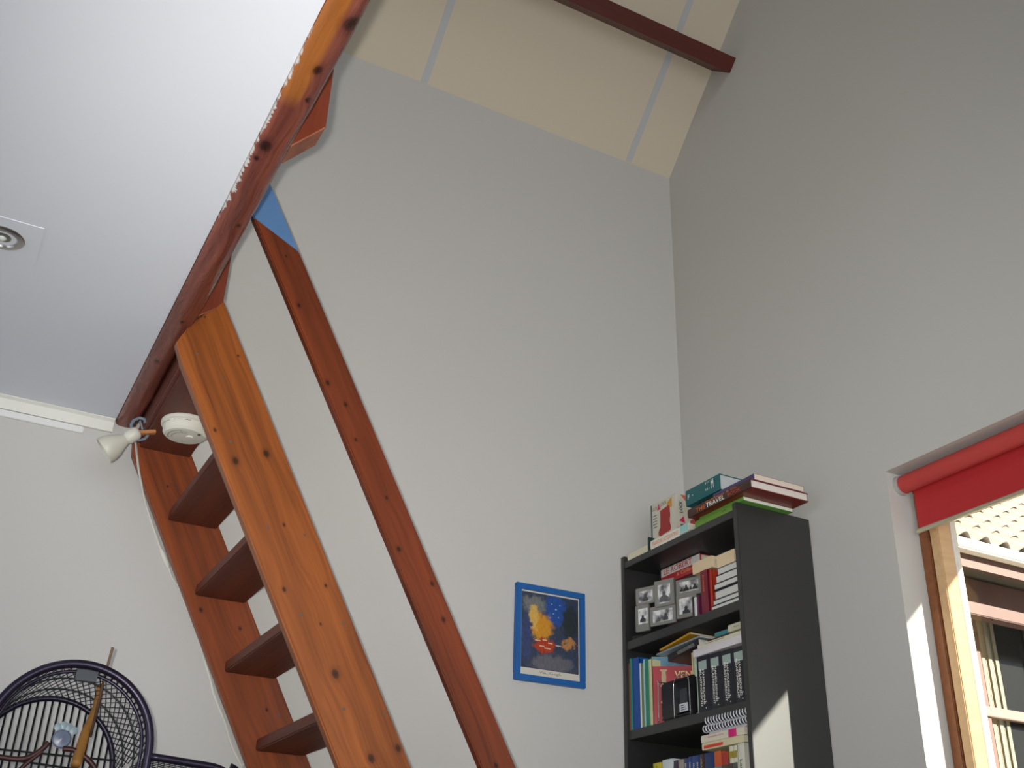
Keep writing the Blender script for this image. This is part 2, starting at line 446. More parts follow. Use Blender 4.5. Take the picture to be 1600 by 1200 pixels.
# near one
M0 = plank_matrix(SO, dirS, perp)
KN = [(368, 720, .0085), (416, 709, .0085), (444, 820, .004), (444, 921, .005), (509, 915, .004), (501, 975, .003), (524, 1053, .010), (622, 1169, .008), (580, 1185, .009), (372, 556, .003), (336, 672, .004), (320, 495, .003)]
SCW = [(360, 690, .0035), (418, 824, .003), (476, 836, .003), (470, 960, .0035), (536, 974, .003), (537, 1108, .0035), (600, 1115, .003), (308, 553, .003), (349, 590, .0025)]
k1 = [loc(x, y, YN, M0) + (r,) for x, y, r in KN]; s1 = [loc(x, y, YN, M0) + (r,) for x, y, r in SCW]
WN = wood('orange_pine_near', PINE_D, PINE_L, knots=k1, screws=s1, rough=0.36)
tl = loc(284, 545, YN, M0); 
tops = [(tl[0]+0.03, 0.0), (tl[0]-0.02, 0.006), loc(298, 506, YN, M0), loc(322, 489, YN, M0), loc(345, 472, YN, M0), (loc(352, 466, YN, M0)[0], SW)]
stringer(YN, YN+TH, WN, tops, M0)
# far one
KF = [(314, 953, .006), (375, 982, .005), (417, 1109, .004), (262, 760, .003), (440, 1160, .004)]
SF = [(435, 1117, .004), (392, 1062, .003)]
k2 = [loc(x, y, YFR, plank_matrix(SO + Vector((0, YFR-YN, 0)), dirS, perp)) + (r,) for x, y, r in KF]
s2 = [loc(x, y, YFR, plank_matrix(SO + Vector((0, YFR-YN, 0)), dirS, perp)) + (r,) for x, y, r in SF]
WF = wood('orange_pine_far', (90, 40, 20), (150, 74, 32), knots=k2, screws=s2, rough=0.4)
q = plank_matrix(SO + Vector((0, YFR-YN, 0)), dirS, perp).inverted() @ Vector((0.343, YFR, Zc-0.03))
stringer(YFR, YFR+TH, WF, [(0.02, 0.0), (-0.03, 0.02), (-0.10, 0.10), (-0.10, SW)], None)
# treads
WT = wood('dark_brown_tread', (74, 32, 20), (112, 54, 32), rough=0.5, contrast=0.8, vor=0.07)
tz = [1.003, 0.813, 0.625, 0.438]
tx = [(0.462, 0.594), (0.566, 0.702), (0.674, 0.812), (0.784, 0.915)]
k = 0.108/0.188
for i in range(4): z = 0.438 - 0.188*(i+1); tz.append(z); tx.append((0.784+0.108*(i+1), 0.915+0.108*(i+1)))
for z, (xa, xb) in zip(tz, tx):
    bm = bmesh.new(); add_box(bm, -(YFR-YN-TH)/2, (YFR-YN-TH)/2, -(xb-xa)/2, (xb-xa)/2, 0, 0.030, 0.003)
    m = Matrix(((0, -1, 0, (xa+xb)/2), (1, 0, 0, (YN+TH+YFR)/2), (0, 0, 1, H+z), (0, 0, 0, 1)))
    mesh_obj('tread', bm, WT, stair, Matrix.Translation(-stair.location) @ m)
# top step with the lining board between it and the beam
WL = wood('red_brown_lining', (80, 34, 24), (112, 54, 36), rough=0.5, contrast=0.7)
def ybar(name, x0, x1, y0, y1, z0, z1, mat, bev=0.002):
    bm = bmesh.new(); add_box(bm, -(y1-y0)/2, (y1-y0)/2, -(x1-x0)/2, (x1-x0)/2, 0, z1-z0, bev)
    m = Matrix(((0, -1, 0, (x0+x1)/2), (1, 0, 0, (y0+y1)/2), (0, 0, 1, z0), (0, 0, 0, 1)))
    return mesh_obj(name, bm, mat, stair, Matrix.Translation(-stair.location) @ m)
TOPZ = 1.193
o = ybar('tread', 0.352, 0.489, YN+TH, YFR, H+TOPZ, H+TOPZ+0.032, WL)
ybar('riser_board', 0.345, 0.363, YN+TH, YFR+TH, H+TOPZ+0.034, H+1.40, WL)
ybar('riser_batten', 0.344, 0.352, YN+TH, YFR+TH, H+TOPZ+0.012, H+TOPZ+0.03, WL)

# newel posts fixed to the beam's side
WP = wood('red_post_wood', (92, 38, 24), (128, 58, 36), rough=0.45, contrast=0.6)
WPE = wood('post_end_grain', (112, 62, 46), (172, 108, 80), rough=0.6, contrast=0.8)
def post(label, x0, x1, y0, y1, zl, zr):
    bm = bmesh.new(); h = H + 2.25
    # local X up
    pts = [(zl, x0), (h, x0), (h, x1), (zr, x1)]
    add_prism(bm, [(a, b) for a, b in pts], 'z', 0, y1-y0)
    bmesh.ops.recalc_face_normals(bm, faces=bm.faces[:])
    bmesh.ops.bevel(bm, geom=[e for e in bm.edges], offset=0.002, segments=1, affect='EDGES')
    bmesh.ops.recalc_face_normals(bm, faces=bm.faces[:])
    for f in bm.faces:
        if f.normal.x < -0.4: f.material_index = 1
    m = Matrix(((0, 1, 0, 0), (0, 0, 1, y0), (1, 0, 0, 0), (0, 0, 0, 1)))
    o = mesh_obj('newel_post', bm, [WP, WPE], None, m)
    tag(o, label, 'post'); return o
post('short-ended red-brown post hanging from the upper part of the loft beam, away from the stair', 0.3435, 0.402, 1.572, 1.632, H+1.283, H+1.352)
post('red-brown post standing at the head of the stair behind the loft beam', 0.3435, 0.402, YN+0.001, YN+0.041, H+1.300, H+1.352)

# handrail
HR0 = atY(392, 334, 2.27); HRW = 0.080
def rail():
    pL = atY(753, 1200, 2.27); pTop = atY(397, 340, 2.27)
    d = (pL - pTop).normalized(); pr = Vector((-d.z, 0, d.x)); pr = pr if pr.x > 0 else -pr
    M1 = plank_matrix(pTop, d, pr); inv = M1.inverted()
    w = (inv @ atY(807, 1200, 2.27)).y
    kn = []
    for x, y, r in ((467, 477, .005), (512, 598, .006), (540, 632, .005), (604, 778, .004), (623, 858, .006), (556, 687, .004), (675, 912, .005), (693, 968, .006), (775, 1196, .006), (416, 392, .003), (447, 400, .003)):
        q = inv @ atY(x, y, 2.27); kn.append((q.x, q.y, r))
    WR = wood('handrail_pine', (78, 34, 18), (124, 58, 30), knots=kn, rough=0.36)
    r = thing('stair_handrail', 'long orange-brown pine handrail plank running beside the loft stair', 'handrail', pTop)
    m = M1.copy()
    for i in range(3): m[i][2] = (0, 1, 0)[i]
    base = Matrix.Translation(-pTop)
    a = inv @ atY(397, 340, 2.27); b = inv @ atY(464, 395, 2.27)
    c1 = (a.x, 0.0); c2 = (b.x, w)
    Lr = (pTop.z - 0.05)/(-d.z)
    def board(name, pts, mat, y0=0.0, y1=0.024):
        bm = bmesh.new(); add_prism(bm, pts, 'z', y0, y1); bmesh.ops.recalc_face_normals(bm, faces=bm.faces[:])
        es = [e for e in bm.edges if abs(e.verts[0].co.z-e.verts[1].co.z) < 1e-5 and (abs(e.verts[0].co.y-e.verts[1].co.y) < 1e-5)]
        bmesh.ops.bevel(bm, geom=es, offset=0.003, segments=2, affect='EDGES')
        o = mesh_obj(name, bm, mat, r, base @ m); auto_smooth(o, 40); return o
    board('rail_board', [c1, (Lr, 0), (Lr, w), c2], WR)
    up = -0.16
    o = board('painted_end', [(up, 0), c1, c2, (up, w)], flat((84, 122, 168), 0.4, var=0.10, scale=25))
    o['label'] = 'blue painted upper end of the handrail'
rail()

# ---------------------------------------------------------------- smoke detector
SD = atZ(292, 661, H+TOPZ)
root = thing('smoke_detector', 'round white smoke detector fixed under the top step of the stair', 'smoke detector', (SD.x, SD.y, H+TOPZ))
DW = flat((226, 224, 212), 0.4, var=0.02)
bm = bmesh.new(); add_lathe(bm, [(0, 0), (0.062, 0), (0.064, -0.003), (0.064, -0.011), (0.060, -0.013), (0, -0.013)], 48)
o = mesh_obj('base_plate', bm, DW, root); auto_smooth(o, 30)
bm = bmesh.new(); add_lathe(bm, [(0, -0.013), (0.0585, -0.013), (0.0575, -0.020), (0.0560, -0.032), (0.050, -0.038), (0.030, -0.041), (0, -0.042)], 48)
o = mesh_obj('housing', bm, DW, root); auto_smooth(o, 30)
DK = flat((90, 88, 84), 0.6)
def arc(r, z, a0, a1, w, name, mat, n=16, vert=False):
    bm = bmesh.new(); vs = []
    for i in range(n+1):
        a = math.radians(a0 + (a1-a0)*i/n); c, s = math.cos(a), math.sin(a)
        if vert: vs.append((bm.verts.new((r*c, r*s, z)), bm.verts.new((r*c, r*s, z-w))))
        else: vs.append((bm.verts.new((r*c, r*s, z)), bm.verts.new(((r+w)*c, (r+w)*s, z+w*0.10))))
    for a, b in zip(vs, vs[1:]): bm.faces.new((a[0], a[1], b[1], b[0]))
    bmesh.ops.solidify(bm, geom=bm.faces[:], thickness=0.0008)
    return mesh_obj(name, bm, mat, root)
arc(0.0588, -0.0155, 170, 215, 0.0012, 'vent_slot', DK, vert=True); arc(0.0588, -0.0155, 225, 270, 0.0012, 'vent_slot', DK, vert=True)
arc(0.040, -0.0408, 150, 250, 0.003, 'vent_slot', flat((190, 188, 176), .5)); arc(0.030, -0.0420, 160, 250, 0.003, 'vent_slot', flat((190, 188, 176), .5))
for (a, l, r_) in ((255, 'SMOKE ALARM', 0.041), (262, 'TEST', 0.031)):
    c = math.radians(a); 
    lettering(l, DK, root, (r_*math.cos(c)*0.9, r_*math.sin(c)*0.9, -0.0425), (1, 0, 0), (0, 1, 0), 0.018, 0.003, name='lettering')
bm = bmesh.new(); add_lathe(bm, [(0.010, -0.040), (0.0095, -0.0445), (0, -0.045)], 20, Matrix.Translation((0.012, -0.010, 0))); o = mesh_obj('test_button', bm, DW, root); auto_smooth(o, 30)
bm = bmesh.new(); add_lathe(bm, [(0.004, -0.036), (0.004, -0.0415), (0, -0.042)], 12, Matrix.Translation((0.030, -0.034, 0))); mesh_obj('indicator_lamp', bm, DK, root)

# ---------------------------------------------------------------- clip-on spot lamp and its cable
YLp = 2.72
P = lambda x, y, Y=YLp: atY(x, y, Y)
head = P(176, 697); back = P(207, 681)
root = thing('clip_spot_lamp', 'small frosted white clip-on spotlight gripping the lower end of the loft beam', 'lamp', P(222, 672))
RL = Vector(root.location)
ax = (P(163, 703) - P(196, 687)).normalized(); ax = (ax + Vector((0, 0.22, 0))).normalized()
def frame_z(origin, z):
    z = Vector(z).normalized(); x = z.orthogonal().normalized(); y = z.cross(x); m = Matrix.Identity(4)
    for i in range(3): m[i][0] = x[i]; m[i][1] = y[i]; m[i][2] = z[i]; m[i][3] = origin[i]
    return m
FROST = N('frosted_plastic'); v = FROST.coord(); f = FROST.noise(v, 20, 2); FROST.l(FROST.mix(f, lin((204, 202, 186)), lin((220, 218, 204))), FROST.b.inputs['Base Color'])
FROST.b.inputs['Roughness'].default_value = 0.4; FROST.b.inputs['Transmission Weight'].default_value = 0.15; FROST = FROST.m
m = frame_z(P(196, 686) - RL, ax)
bm = bmesh.new(); add_lathe(bm, [(0.013, -0.004), (0.017, 0.004), (0.023, 0.016), (0.030, 0.030), (0.0345, 0.044), (0.036, 0.056), (0.0345, 0.060), (0.033, 0.056), (0.031, 0.044), (0.026, 0.030), (0.015, 0.008), (0.010, 0.0)], 36, m)
o = mesh_obj('lamp_shade', bm, FROST, root); auto_smooth(o, 40); shade = o
bm = bmesh.new(); add_lathe(bm, [(0, 0.048), (0.012, 0.050), (0.026, 0.046), (0.029, 0.040), (0, 0.016)], 28, m); o = mesh_obj('bulb', bm, flat((196, 196, 186), 0.15, var=0.02), root); auto_smooth(o, 40)
SLT = flat((246, 244, 226), 0.4, var=0.01)
for k in range(14):
    a = 2*PI*k/14; bm = bmesh.new()
    add_box(bm, -0.0012, 0.0012, 0.0258, 0.0276, 0.014, 0.042, 0.0, m @ Matrix.Rotation(a, 4, 'Z') @ Matrix.Translation((0, -0.0105, 0.0)) @ Matrix.Translation((0, 0.0345, 0.028)) @ Matrix.Rotation(math.radians(-25), 4, 'X') @ Matrix.Translation((0, -0.0258, -0.028)))
    o = mesh_obj('slit', bm, SLT, shade)
bm = bmesh.new(); add_lathe(bm, [(0, -0.040), (0.010, -0.039), (0.016, -0.034), (0.018, -0.026), (0.018, -0.008), (0.014, 0.0), (0, 0.0)], 28, m)
o = mesh_obj('lamp_holder', bm, flat((206, 202, 190), 0.4, var=0.02), root); auto_smooth(o, 40)
GREY = flat((112, 122, 134), 0.35, var=0.06)
bm = bmesh.new(); cpts = [P(213, 690), P(207, 676), P(205, 664), P(209, 657), P(218, 653), P(226, 655), P(227, 661)]
add_tube(bm, [p - RL for p in cpts], 0.0045, 8); add_tube(bm, [P(219, 658)-RL, P(223, 672)-RL], 0.003, 8)
add_tube(bm, [P(210, 684)-RL, P(217, 688)-RL, P(226, 686)-RL, P(231, 680)-RL], 0.0040, 8)
o = mesh_obj('spring_clamp', bm, GREY, root); auto_smooth(o, 50)
a = P(206, 677)-RL; b = P(243, 675)-RL
bm = bmesh.new(); t = (b-a).normalized()
add_box(bm, 0, (b-a).length, -0.008, 0.008, -0.0045, 0.0045, 0.001, plank_matrix(a, t, Vector((0, 1, 0))-t*t.y))
o = mesh_obj('wooden_wedge', bm, wood('bare_wood', (150, 92, 52), (196, 136, 88)), root); o['label'] = 'small bare wood strip in the clamp'
# cable
cab = flat((214, 212, 202), 0.45, var=0.02)
pts = [(203, 679, YLp), (209, 681, 2.74), (212, 692, 2.78), (214, 712, 2.84), (217, 736, 2.880), (222, 762, 2.915), (230, 795, YB-0.008), (242, 832, YB-0.008), (251, 858, YB-0.008)]
bm = bmesh.new()
def smooth_path(p, n=6):
    out = []
    for i in range(len(p)-1):
        p0, p1, p2, p3 = p[max(i-1, 0)], p[i], p[i+1], p[min(i+2, len(p)-1)]
        for k in range(n):
            t = k/n; out.append(0.5*((2*p1) + (-p0+p2)*t + (2*p0-5*p1+4*p2-p3)*t*t + (-p0+3*p1-3*p2+p3)*t**3))
    out.append(p[-1]); return out
A1 = smooth_path([atY(x, y, Y) for x, y, Y in pts]); A2 = smooth_path([atY(x, y, YB-0.008) for x, y in ((263, 886), (270, 905), (284, 925), (289, 945), (303, 975), (316, 1020), (329, 1062), (334, 1085), (350, 1125), (362, 1165), (376, 1195), (392, 1240))] + [Vector((0.95, YB-0.01, 0.5)), Vector((1.0, YB-0.01, 0.02))])
root = thing('lamp_cable', 'thin white electric cable hanging down the wall beside the far side of the stair', 'cable', A1[-1])
RC = Vector(root.location)
add_tube(bm, [p-RC for p in A1], 0.0032, 8); add_tube(bm, [p-RC for p in A2], 0.0030, 8)
o = mesh_obj('cord', bm, cab, root, smooth=True)
s0, s1_ = A1[-1]-RC, A2[0]-RC
bm = bmesh.new(); add_tube(bm, [s0 + (s1_-s0)*t for t in (-0.05, 0.0, 0.15, 0.5, 0.85, 1.0, 1.05)], [0.003, 0.005, 0.0075, 0.008, 0.0075, 0.005, 0.003], 10)
o = mesh_obj('inline_switch', bm, cab, root, smooth=True)
for px, py in ((222, 760), (281, 922), (253, 866)):
    q = atY(px, py, YB) - RC; bm = bmesh.new(); add_box(bm, q.x-0.005, q.x+0.005, q.y-0.011, q.y, q.z-0.002, q.z+0.002, 0.0008); mesh_obj('cable_clip', bm, WHITE, root)

# ---------------------------------------------------------------- recessed spotlight in the loft ceiling
c = atZ(4, 370, Zc)
root = thing('recessed_spotlight', 'round chrome recessed spotlight in the white loft ceiling at the left edge', 'ceiling light', (c.x, c.y, Zc))
CH = flat((170, 166, 160), 0.22, 0.9, var=0.03)
bm = bmesh.new(); add_lathe(bm, [(0.043, 0.0), (0.044, -0.003), (0.040, -0.006), (0.031, -0.006), (0.028, -0.002), (0.028, 0.0)], 48); o = mesh_obj('bezel', bm, CH, root); auto_smooth(o, 40)
bm = bmesh.new(); add_lathe(bm, [(0.028, -0.0005), (0.020, -0.001), (0.010, -0.003), (0, -0.0035)], 40); o = mesh_obj('reflector', bm, flat((120, 118, 110), 0.15, 0.8, var=0.2, scale=90), root); auto_smooth(o, 40)
bm = bmesh.new(); add_lathe(bm, [(0.009, -0.002), (0.008, -0.006), (0.004, -0.009), (0, -0.010)], 20); o = mesh_obj('bulb', bm, flat((200, 205, 200), 0.08, var=0.02), root); auto_smooth(o, 60)
q = [atZ(x, y, Zc) for x, y in ((70, 357), (57, 412), (-40, 385), (-30, 328))]
bm = bmesh.new(); add_box(bm, -0.013-0.15+0.0, 0, 0, 0.001, 0, 0.001); bm.free()
x1, y0, y1 = q[0].x, q[0].y, q[1].y
box('access_plate', x1-0.16-c.x, x1-c.x, min(y0, y1)-c.y, max(y0, y1)-c.y, -0.0015, 0.0, CEILW, root, bev=0.0005)

# ---------------------------------------------------------------- picture on the back wall
c4 = [atY(x, y, YB) for x, y in ((806, 911), (912, 930.5), (909, 1077), (798, 1062))]
cen = sum(c4, Vector())/4
xd = ((c4[1]-c4[0]) + (c4[2]-c4[3])).normalized(); yd = ((c4[0]-c4[3]) + (c4[1]-c4[2])).normalized(); yd = (yd - xd*xd.dot(yd)).normalized()
pw = ((c4[1]-c4[0]).length + (c4[2]-c4[3]).length)/2; ph = ((c4[0]-c4[3]).length + (c4[1]-c4[2]).length)/2
mp = plank_matrix(cen + Vector((0, -0.018, 0)), xd, yd)      # local z towards the room
root = thing('framed_picture', 'small blue-framed print of a yellow and blue night scene on the back wall', 'picture')
root.matrix_basis = mp
BLUE = flat((26, 92, 160), 0.45, var=0.08)
fw = 0.019
for nm, x0, x1, y0, y1 in (('frame_rail', -pw/2, pw/2, ph/2-fw, ph/2), ('frame_rail', -pw/2, pw/2, -ph/2, -ph/2+fw), ('frame_stile', -pw/2, -pw/2+fw, -ph/2+fw, ph/2-fw), ('frame_stile', pw/2-fw, pw/2, -ph/2+fw, ph/2-fw)):
    box(nm, x0, x1, y0, y1, -0.016, 0.0, BLUE, root, bev=0.0015)
box('mount', -pw/2+fw, pw/2-fw, -ph/2+fw, ph/2-fw, -0.016, -0.008, flat((205, 200, 188), 0.5, var=0.02), root)
def painting():
    n = N('abstract_print'); tc = n.n('ShaderNodeTexCoord')
    nz = n.n('ShaderNodeTexNoise'); n.l(tc.outputs['Object'], nz.inputs['Vector']); nz.inputs['Scale'].default_value = 60; nz.inputs['Detail'].default_value = 4
    vm = n.n('ShaderNodeVectorMath', operation='MULTIPLY_ADD'); n.l(nz.outputs['Color'], vm.inputs[0]); vm.inputs[1].default_value = (0.05, 0.05, 0); n.l(tc.outputs['Object'], vm.inputs[2])
    sep = n.n('ShaderNodeSeparateXYZ'); n.l(vm.outputs[0], sep.inputs[0]); x = n.math('SUBTRACT', sep.outputs[0], 0.025); y = n.math('SUBTRACT', sep.outputs[1], 0.025)
    st = n.noise(n.coord((60, 22, 1)), 3.0, 3)
    def blob(cx, cy, rx, ry, k=3):
        dx = n.math('DIVIDE', n.math('SUBTRACT', x, cx), rx); dy = n.math('DIVIDE', n.math('SUBTRACT', y, cy), ry)
        d = n.math('SQRT', n.math('ADD', n.math('MULTIPLY', dx, dx), n.math('MULTIPLY', dy, dy)))
        return n.math('MULTIPLY', n.math('SUBTRACT', 1.0, d), k, clamp=True)
    col = n.mix(st, lin((24, 30, 40)), lin((70, 84, 110)))
    def lay(col, f, a, b): return n.mix(f, col, n.mix(st, lin(a), lin(b)))
    col = lay(col, blob(0.02, 0.085, 0.045, 0.06), (22, 52, 120), (50, 96, 170))
    col = lay(col, blob(-0.06, 0.09, 0.05, 0.03), (70, 80, 96), (140, 140, 130))
    col = lay(col, blob(0.075, 0.05, 0.04, 0.06), (26, 34, 40), (52, 62, 66))
    col = lay(col, blob(-0.035, 0.025, 0.05, 0.05), (184, 112, 30), (214, 160, 50))
    col = lay(col, blob(-0.06, 0.05, 0.02, 0.045), (190, 150, 80), (220, 180, 90))
    col = lay(col, blob(-0.085, -0.01, 0.022, 0.09), (50, 34, 60), (60, 90, 140))
    col = lay(col, blob(-0.02, -0.035, 0.045, 0.028), (150, 40, 24), (190, 74, 34))
    col = lay(col, blob(0.07, -0.02, 0.03, 0.02), (130, 70, 40), (200, 150, 90))
    col = lay(col, blob(0.01, -0.09, 0.09, 0.035), (70, 74, 92), (120, 116, 120))
    n.l(col, n.b.inputs['Base Color']); n.b.inputs['Roughness'].default_value = 0.35
    return n.m
ix0, ix1, iy0, iy1 = -pw/2+fw+0.004, pw/2-fw-0.004, -ph/2+fw+0.022, ph/2-fw-0.005
box('print', ix0, ix1, iy0, iy1, -0.008, -0.0072, painting(), root, origin=(0, 0, -0.0076))
for (sx, sy, sr) in ((0.005, 0.10, .002), (0.02, 0.085, .0028), (0.01, 0.07, .002), (0.035, 0.10, .0018), (0.03, 0.06, .002), (-0.002, 0.055, .0018)):
    bm = bmesh.new(); add_lathe(bm, [(sr, 0), (sr, 0.0003), (0, 0.0003)], 8, Matrix.Translation((sx, sy, -0.0072))); mesh_obj('light_dot', bm, flat((150, 190, 220), 0.5), root)
for (sx, sy, l) in ((-0.045, -0.022, .02), (-0.02, -0.018, .016), (-0.03, -0.038, .018), (0.0, -0.026, .016), (0.03, -0.03, .02), (-0.01, -0.043, .022)):
    box('brush_fleck', sx-l/2, sx+l/2, sy-0.0015, sy+0.0015, -0.0072, -0.0069, flat((210, 190, 170), 0.5), root)
lettering('Van Gogh', flat((110, 96, 84), 0.6), root, (0.0, -ph/2+fw+0.012, -0.0078), (1, 0, 0), (0, 1, 0), 0.078, 0.011, 0.0, 'caption')

# ---------------------------------------------------------------- bookcase
XF, XBK, CY0, CY1 = 1.960, 2.238, 2.340, 2.954
CTOP = H + 1.190
n = N('black_brown_laminate'); v = n.coord(); f = n.noise(v, 8, 3); n.l(n.mix(f, lin((24, 24, 24)), lin((32, 32, 31))), n.b.inputs['Base Color'])
n.b.inputs['Roughness'].default_value = 0.47; n.b.inputs['Specular IOR Level'].default_value = 1.0; n.bump(n.noise(v, 220, 2), 0.06, 0.001); CASE = n.m
case = thing('bookcase', 'tall narrow black bookcase standing in the corner between the back and right walls', 'bookcase', ((XF+XBK)/2, (CY0+CY1)/2, 0))
o_ = case.location
def cb(name, x0, x1, y0, y1, z0, z1, mat=CASE, bev=0.0012): return box(name, x0-o_.x, x1-o_.x, y0-o_.y, y1-o_.y, z0, z1, mat, case, bev)
cb('side_panel', XF, XBK, CY0, CY0+0.019, 0, CTOP); cb('side_panel', XF, XBK, CY1-0.019, CY1, 0, CTOP)
BT = H + 1.170
SY0, SY1 = CY0+0.0195, CY1-0.0195
shelf_tops = [H+0.902, H+0.622, H+0.335, H+0.05, H-0.24, H-0.52]
cb('top_board', XF+0.002, XBK-0.006, SY0, SY1, BT-0.022, BT)
for z in shelf_tops: cb('shelf', XF+0.006, XBK-0.006, SY0, SY1, z-0.028, z)
cb('plinth', XF+0.012, XF+0.03, SY0, SY1, 0, 0.07); cb('back_panel', XBK-0.0055, XBK, SY0, SY1, 0.0, BT, flat((26, 26, 26), 0.7))

# ---- books. local frame: spine at x=0 facing -X, y = thickness, z = height
INK_W, INK_K, INK_R, INK_O = flat((232, 232, 226), .5), flat((30, 28, 30), .5), flat((190, 40, 44), .5), flat((206, 110, 50), .5)
def book(label, kind, loc, w, t, h, cover, pages=(214, 206, 186), lying=False, rot=0.0, lean=0.0, titles=(), group=None, hard=True, tilt=0.0, spine=None, rough=0.4, cat='book', bands=(), nospine=False):
    """lying books have z along -Y and their thickness upwards; loc = centre-bottom of the spine"""
    r = thing(kind, label, cat, loc, group=group)
    m = Matrix.Rotation(rot, 4, 'Z')
    if lying: m = m @ Matrix.Rotation(PI/2, 4, 'X') @ Matrix.Translation((0, t/2, -h/2))
    elif lean: m = m @ Matrix.Rotation(lean, 4, 'X')
    if tilt: m = Matrix.Rotation(tilt, 4, 'Y' if not lying else 'X') @ m
    r.rotation_euler = (0, 0, 0)
    r.matrix_basis = Matrix.Translation(loc) @ m
    ct = 0.0022 if hard else 0.0008; ov = 0.003 if hard else 0.0
    mat = flat(cover, rough, var=0.06)
    bm = bmesh.new()
    add_box(bm, 0, w, -t/2, -t/2+ct, 0, h); add_box(bm, 0, w, t/2-ct, t/2, 0, h)
    mesh_obj('cover', bm, mat, r)
    bm = bmesh.new(); ns = 6; pts = []
    for i in range(ns+1):
        a = -t/2 + t*i/ns; pts.append((-0.0015*(1-(2*i/ns-1)**2)-0.0004, a))
    add_prism(bm, pts + [(ct, t/2), (ct, -t/2)], 'z', 0, h)
    if nospine: bm.free()
    else: mesh_obj('spine', bm, flat(spine, rough, var=0.05) if spine else mat, r)
    bm = bmesh.new(); add_box(bm, (0.0015 if nospine else ct), w-ov, -t/2+ct, t/2-ct, ov, h-ov)
    n = N('page_block'); vv = n.coord((2, 700, 2) if True else 1); ff = n.noise(vv, 1.0, 2)
    key = ('pg',)+tuple(pages)
    if key in _mc: pm = _mc[key]; bpy.data.materials.remove(n.m)
    else:
        n.l(n.mix(ff, tuple(v*0.80 for v in lin(pages)[:3])+(1,), lin(pages)), n.b.inputs['Base Color']); n.b.inputs['Roughness'].default_value = 0.8; pm = n.m; _mc[key] = pm
    mesh_obj('pages', bm, pm, r)
    for (z0, z1, c) in bands:                # coloured fields printed on the spine
        box('spine_field', -0.0026, -0.0018, -t/2+0.0003, t/2-0.0003, z0*h, z1*h, flat(c, rough), r)
    for (s, mat2, zc, yc, ln, hh, mode) in titles:
        if mode == 'along': lettering(s, mat2, r, (-0.0026, yc*t, zc*h), (0, 0, 1), (0, 1, 0), ln, hh)
        elif mode == 'down': lettering(s, mat2, r, (-0.0026, yc*t, zc*h), (0, 0, -1), (0, -1, 0), ln, hh)
        elif mode == 'cross': lettering(s, mat2, r, (-0.0026, yc*t, zc*h), (0, -1, 0), (0, 0, 1), ln, hh)
    return r

# on top of the case (base BT)
book('green book lying under the thick travel book on top of the bookcase', 'book', (1.962, 2.450, BT), 0.200, 0.021, 0.180, (96, 136, 48), lying=True, hard=False, titles=(('guide', INK_K, .8, 0, .02, .006, 'along'),))
book('thin green magazine between the green book and the travel book on the bookcase', 'magazine', (1.972, 2.425, BT+0.0213), 0.185, 0.011, 0.210, (96, 150, 60), lying=True, hard=False, pages=(224, 224, 214), cat='magazine')
book('thick black and red travel book overhanging the side of the bookcase top', 'book', (1.945, 2.402, BT+0.0326), 0.215, 0.026, 0.300, (112, 34, 26), lying=True, spine=(60, 34, 28), pages=(222, 214, 206),
     titles=(('THE', INK_O, .22, -.12, .045, .013, 'along'), ('TRAVEL', INK_W, .46, -.12, .088, .014, 'along'), ('BOOK', flat((186, 74, 48), .5), .76, -.14, .060, .011, 'along'), ("McAllister & Co", INK_O, .55, .32, .15, .006, 'along')))
book('purple-spined paperback lying highest on the right of the bookcase top', 'book', (1.958, 2.345, BT+0.0588), 0.185, 0.018, 0.190, (64, 54, 96), lying=True, hard=False, pages=(224, 206, 190))
book('dark book lying hidden between the red book and the teal book on the bookcase', 'book', (1.985, 2.500, BT+0.059), 0.17, 0.030, 0.110, (34, 40, 36), lying=True)
book('teal hardback with white lettering, topmost in the middle of the bookcase top', 'book', (1.972, 2.508, BT+0.0895), 0.170, 0.052, 0.172, (20, 92, 96), lying=True, pages=(196, 200, 200), titles=((': : :', INK_W, .66, .1, .018, .03, 'along'), ('M', INK_W, .80, .1, .012, .03, 'along'), ('F', INK_W, .10, 0, .008, .016, 'along'), ('.', INK_W, .22, 0, .004, .004, 'along')))
book('white accounting textbook lying on the bookcase top under the boot box', 'book', (1.966, 2.683, BT), 0.165, 0.030, 0.205, (222, 218, 206), lying=True, hard=False, titles=(('FINANCIAL ACCOUNTING', flat((214, 140, 84), .5), .40, 0, .140, .014, 'along'),), bands=((.80, 1.0, (150, 196, 190)),))
book('small crimson book wedged beside the box on the bookcase top', 'book', (1.995, 2.596, BT+0.001), 0.12, 0.026, 0.050, (150, 28, 40), lying=False)
book('pale cream paperback lying at the far end of the bookcase top', 'book', (1.966, 2.862, BT), 0.15, 0.024, 0.115, (214, 206, 180), lying=True, hard=False)
book('thin dark green book standing upright at the far end of the bookcase top', 'book', (1.964, 2.795, BT), 0.15, 0.009, 0.046, (30, 52, 46), hard=False)
# box with a printed boot
BX0, BY0, BY1, BZ0, BZ1 = 1.985, 2.668, 2.806, BT+0.0305, BT+0.165
root = thing('cardboard_box', 'pale box printed with a red boot and black lettering on the bookcase top', 'box', (BX0+.06, (BY0+BY1)/2, BZ0))
ro = root.location
BXM = flat((196, 192, 176), 0.45, var=0.04)
box('carton', BX0-ro.x, BX0+0.125-ro.x, BY0-ro.y, BY1-ro.y, 0, BZ1-BZ0, BXM, root, bev=0.001)
box('edge_strip', BX0-0.001-ro.x, BX0+0.0-ro.x, BY1-0.006-ro.y, BY1-ro.y, 0.002, BZ1-BZ0-0.002, flat((44, 62, 78), .5), root)
def boot_pts(): return [(-.028, .105), (.024, .112), (.026, .070), (.022, .045), (.028, .022), (.024, .010), (-.004, .008), (-.030, .004), (-.040, .010), (-.040, .024), (-.030, .040), (-.028, .075)]
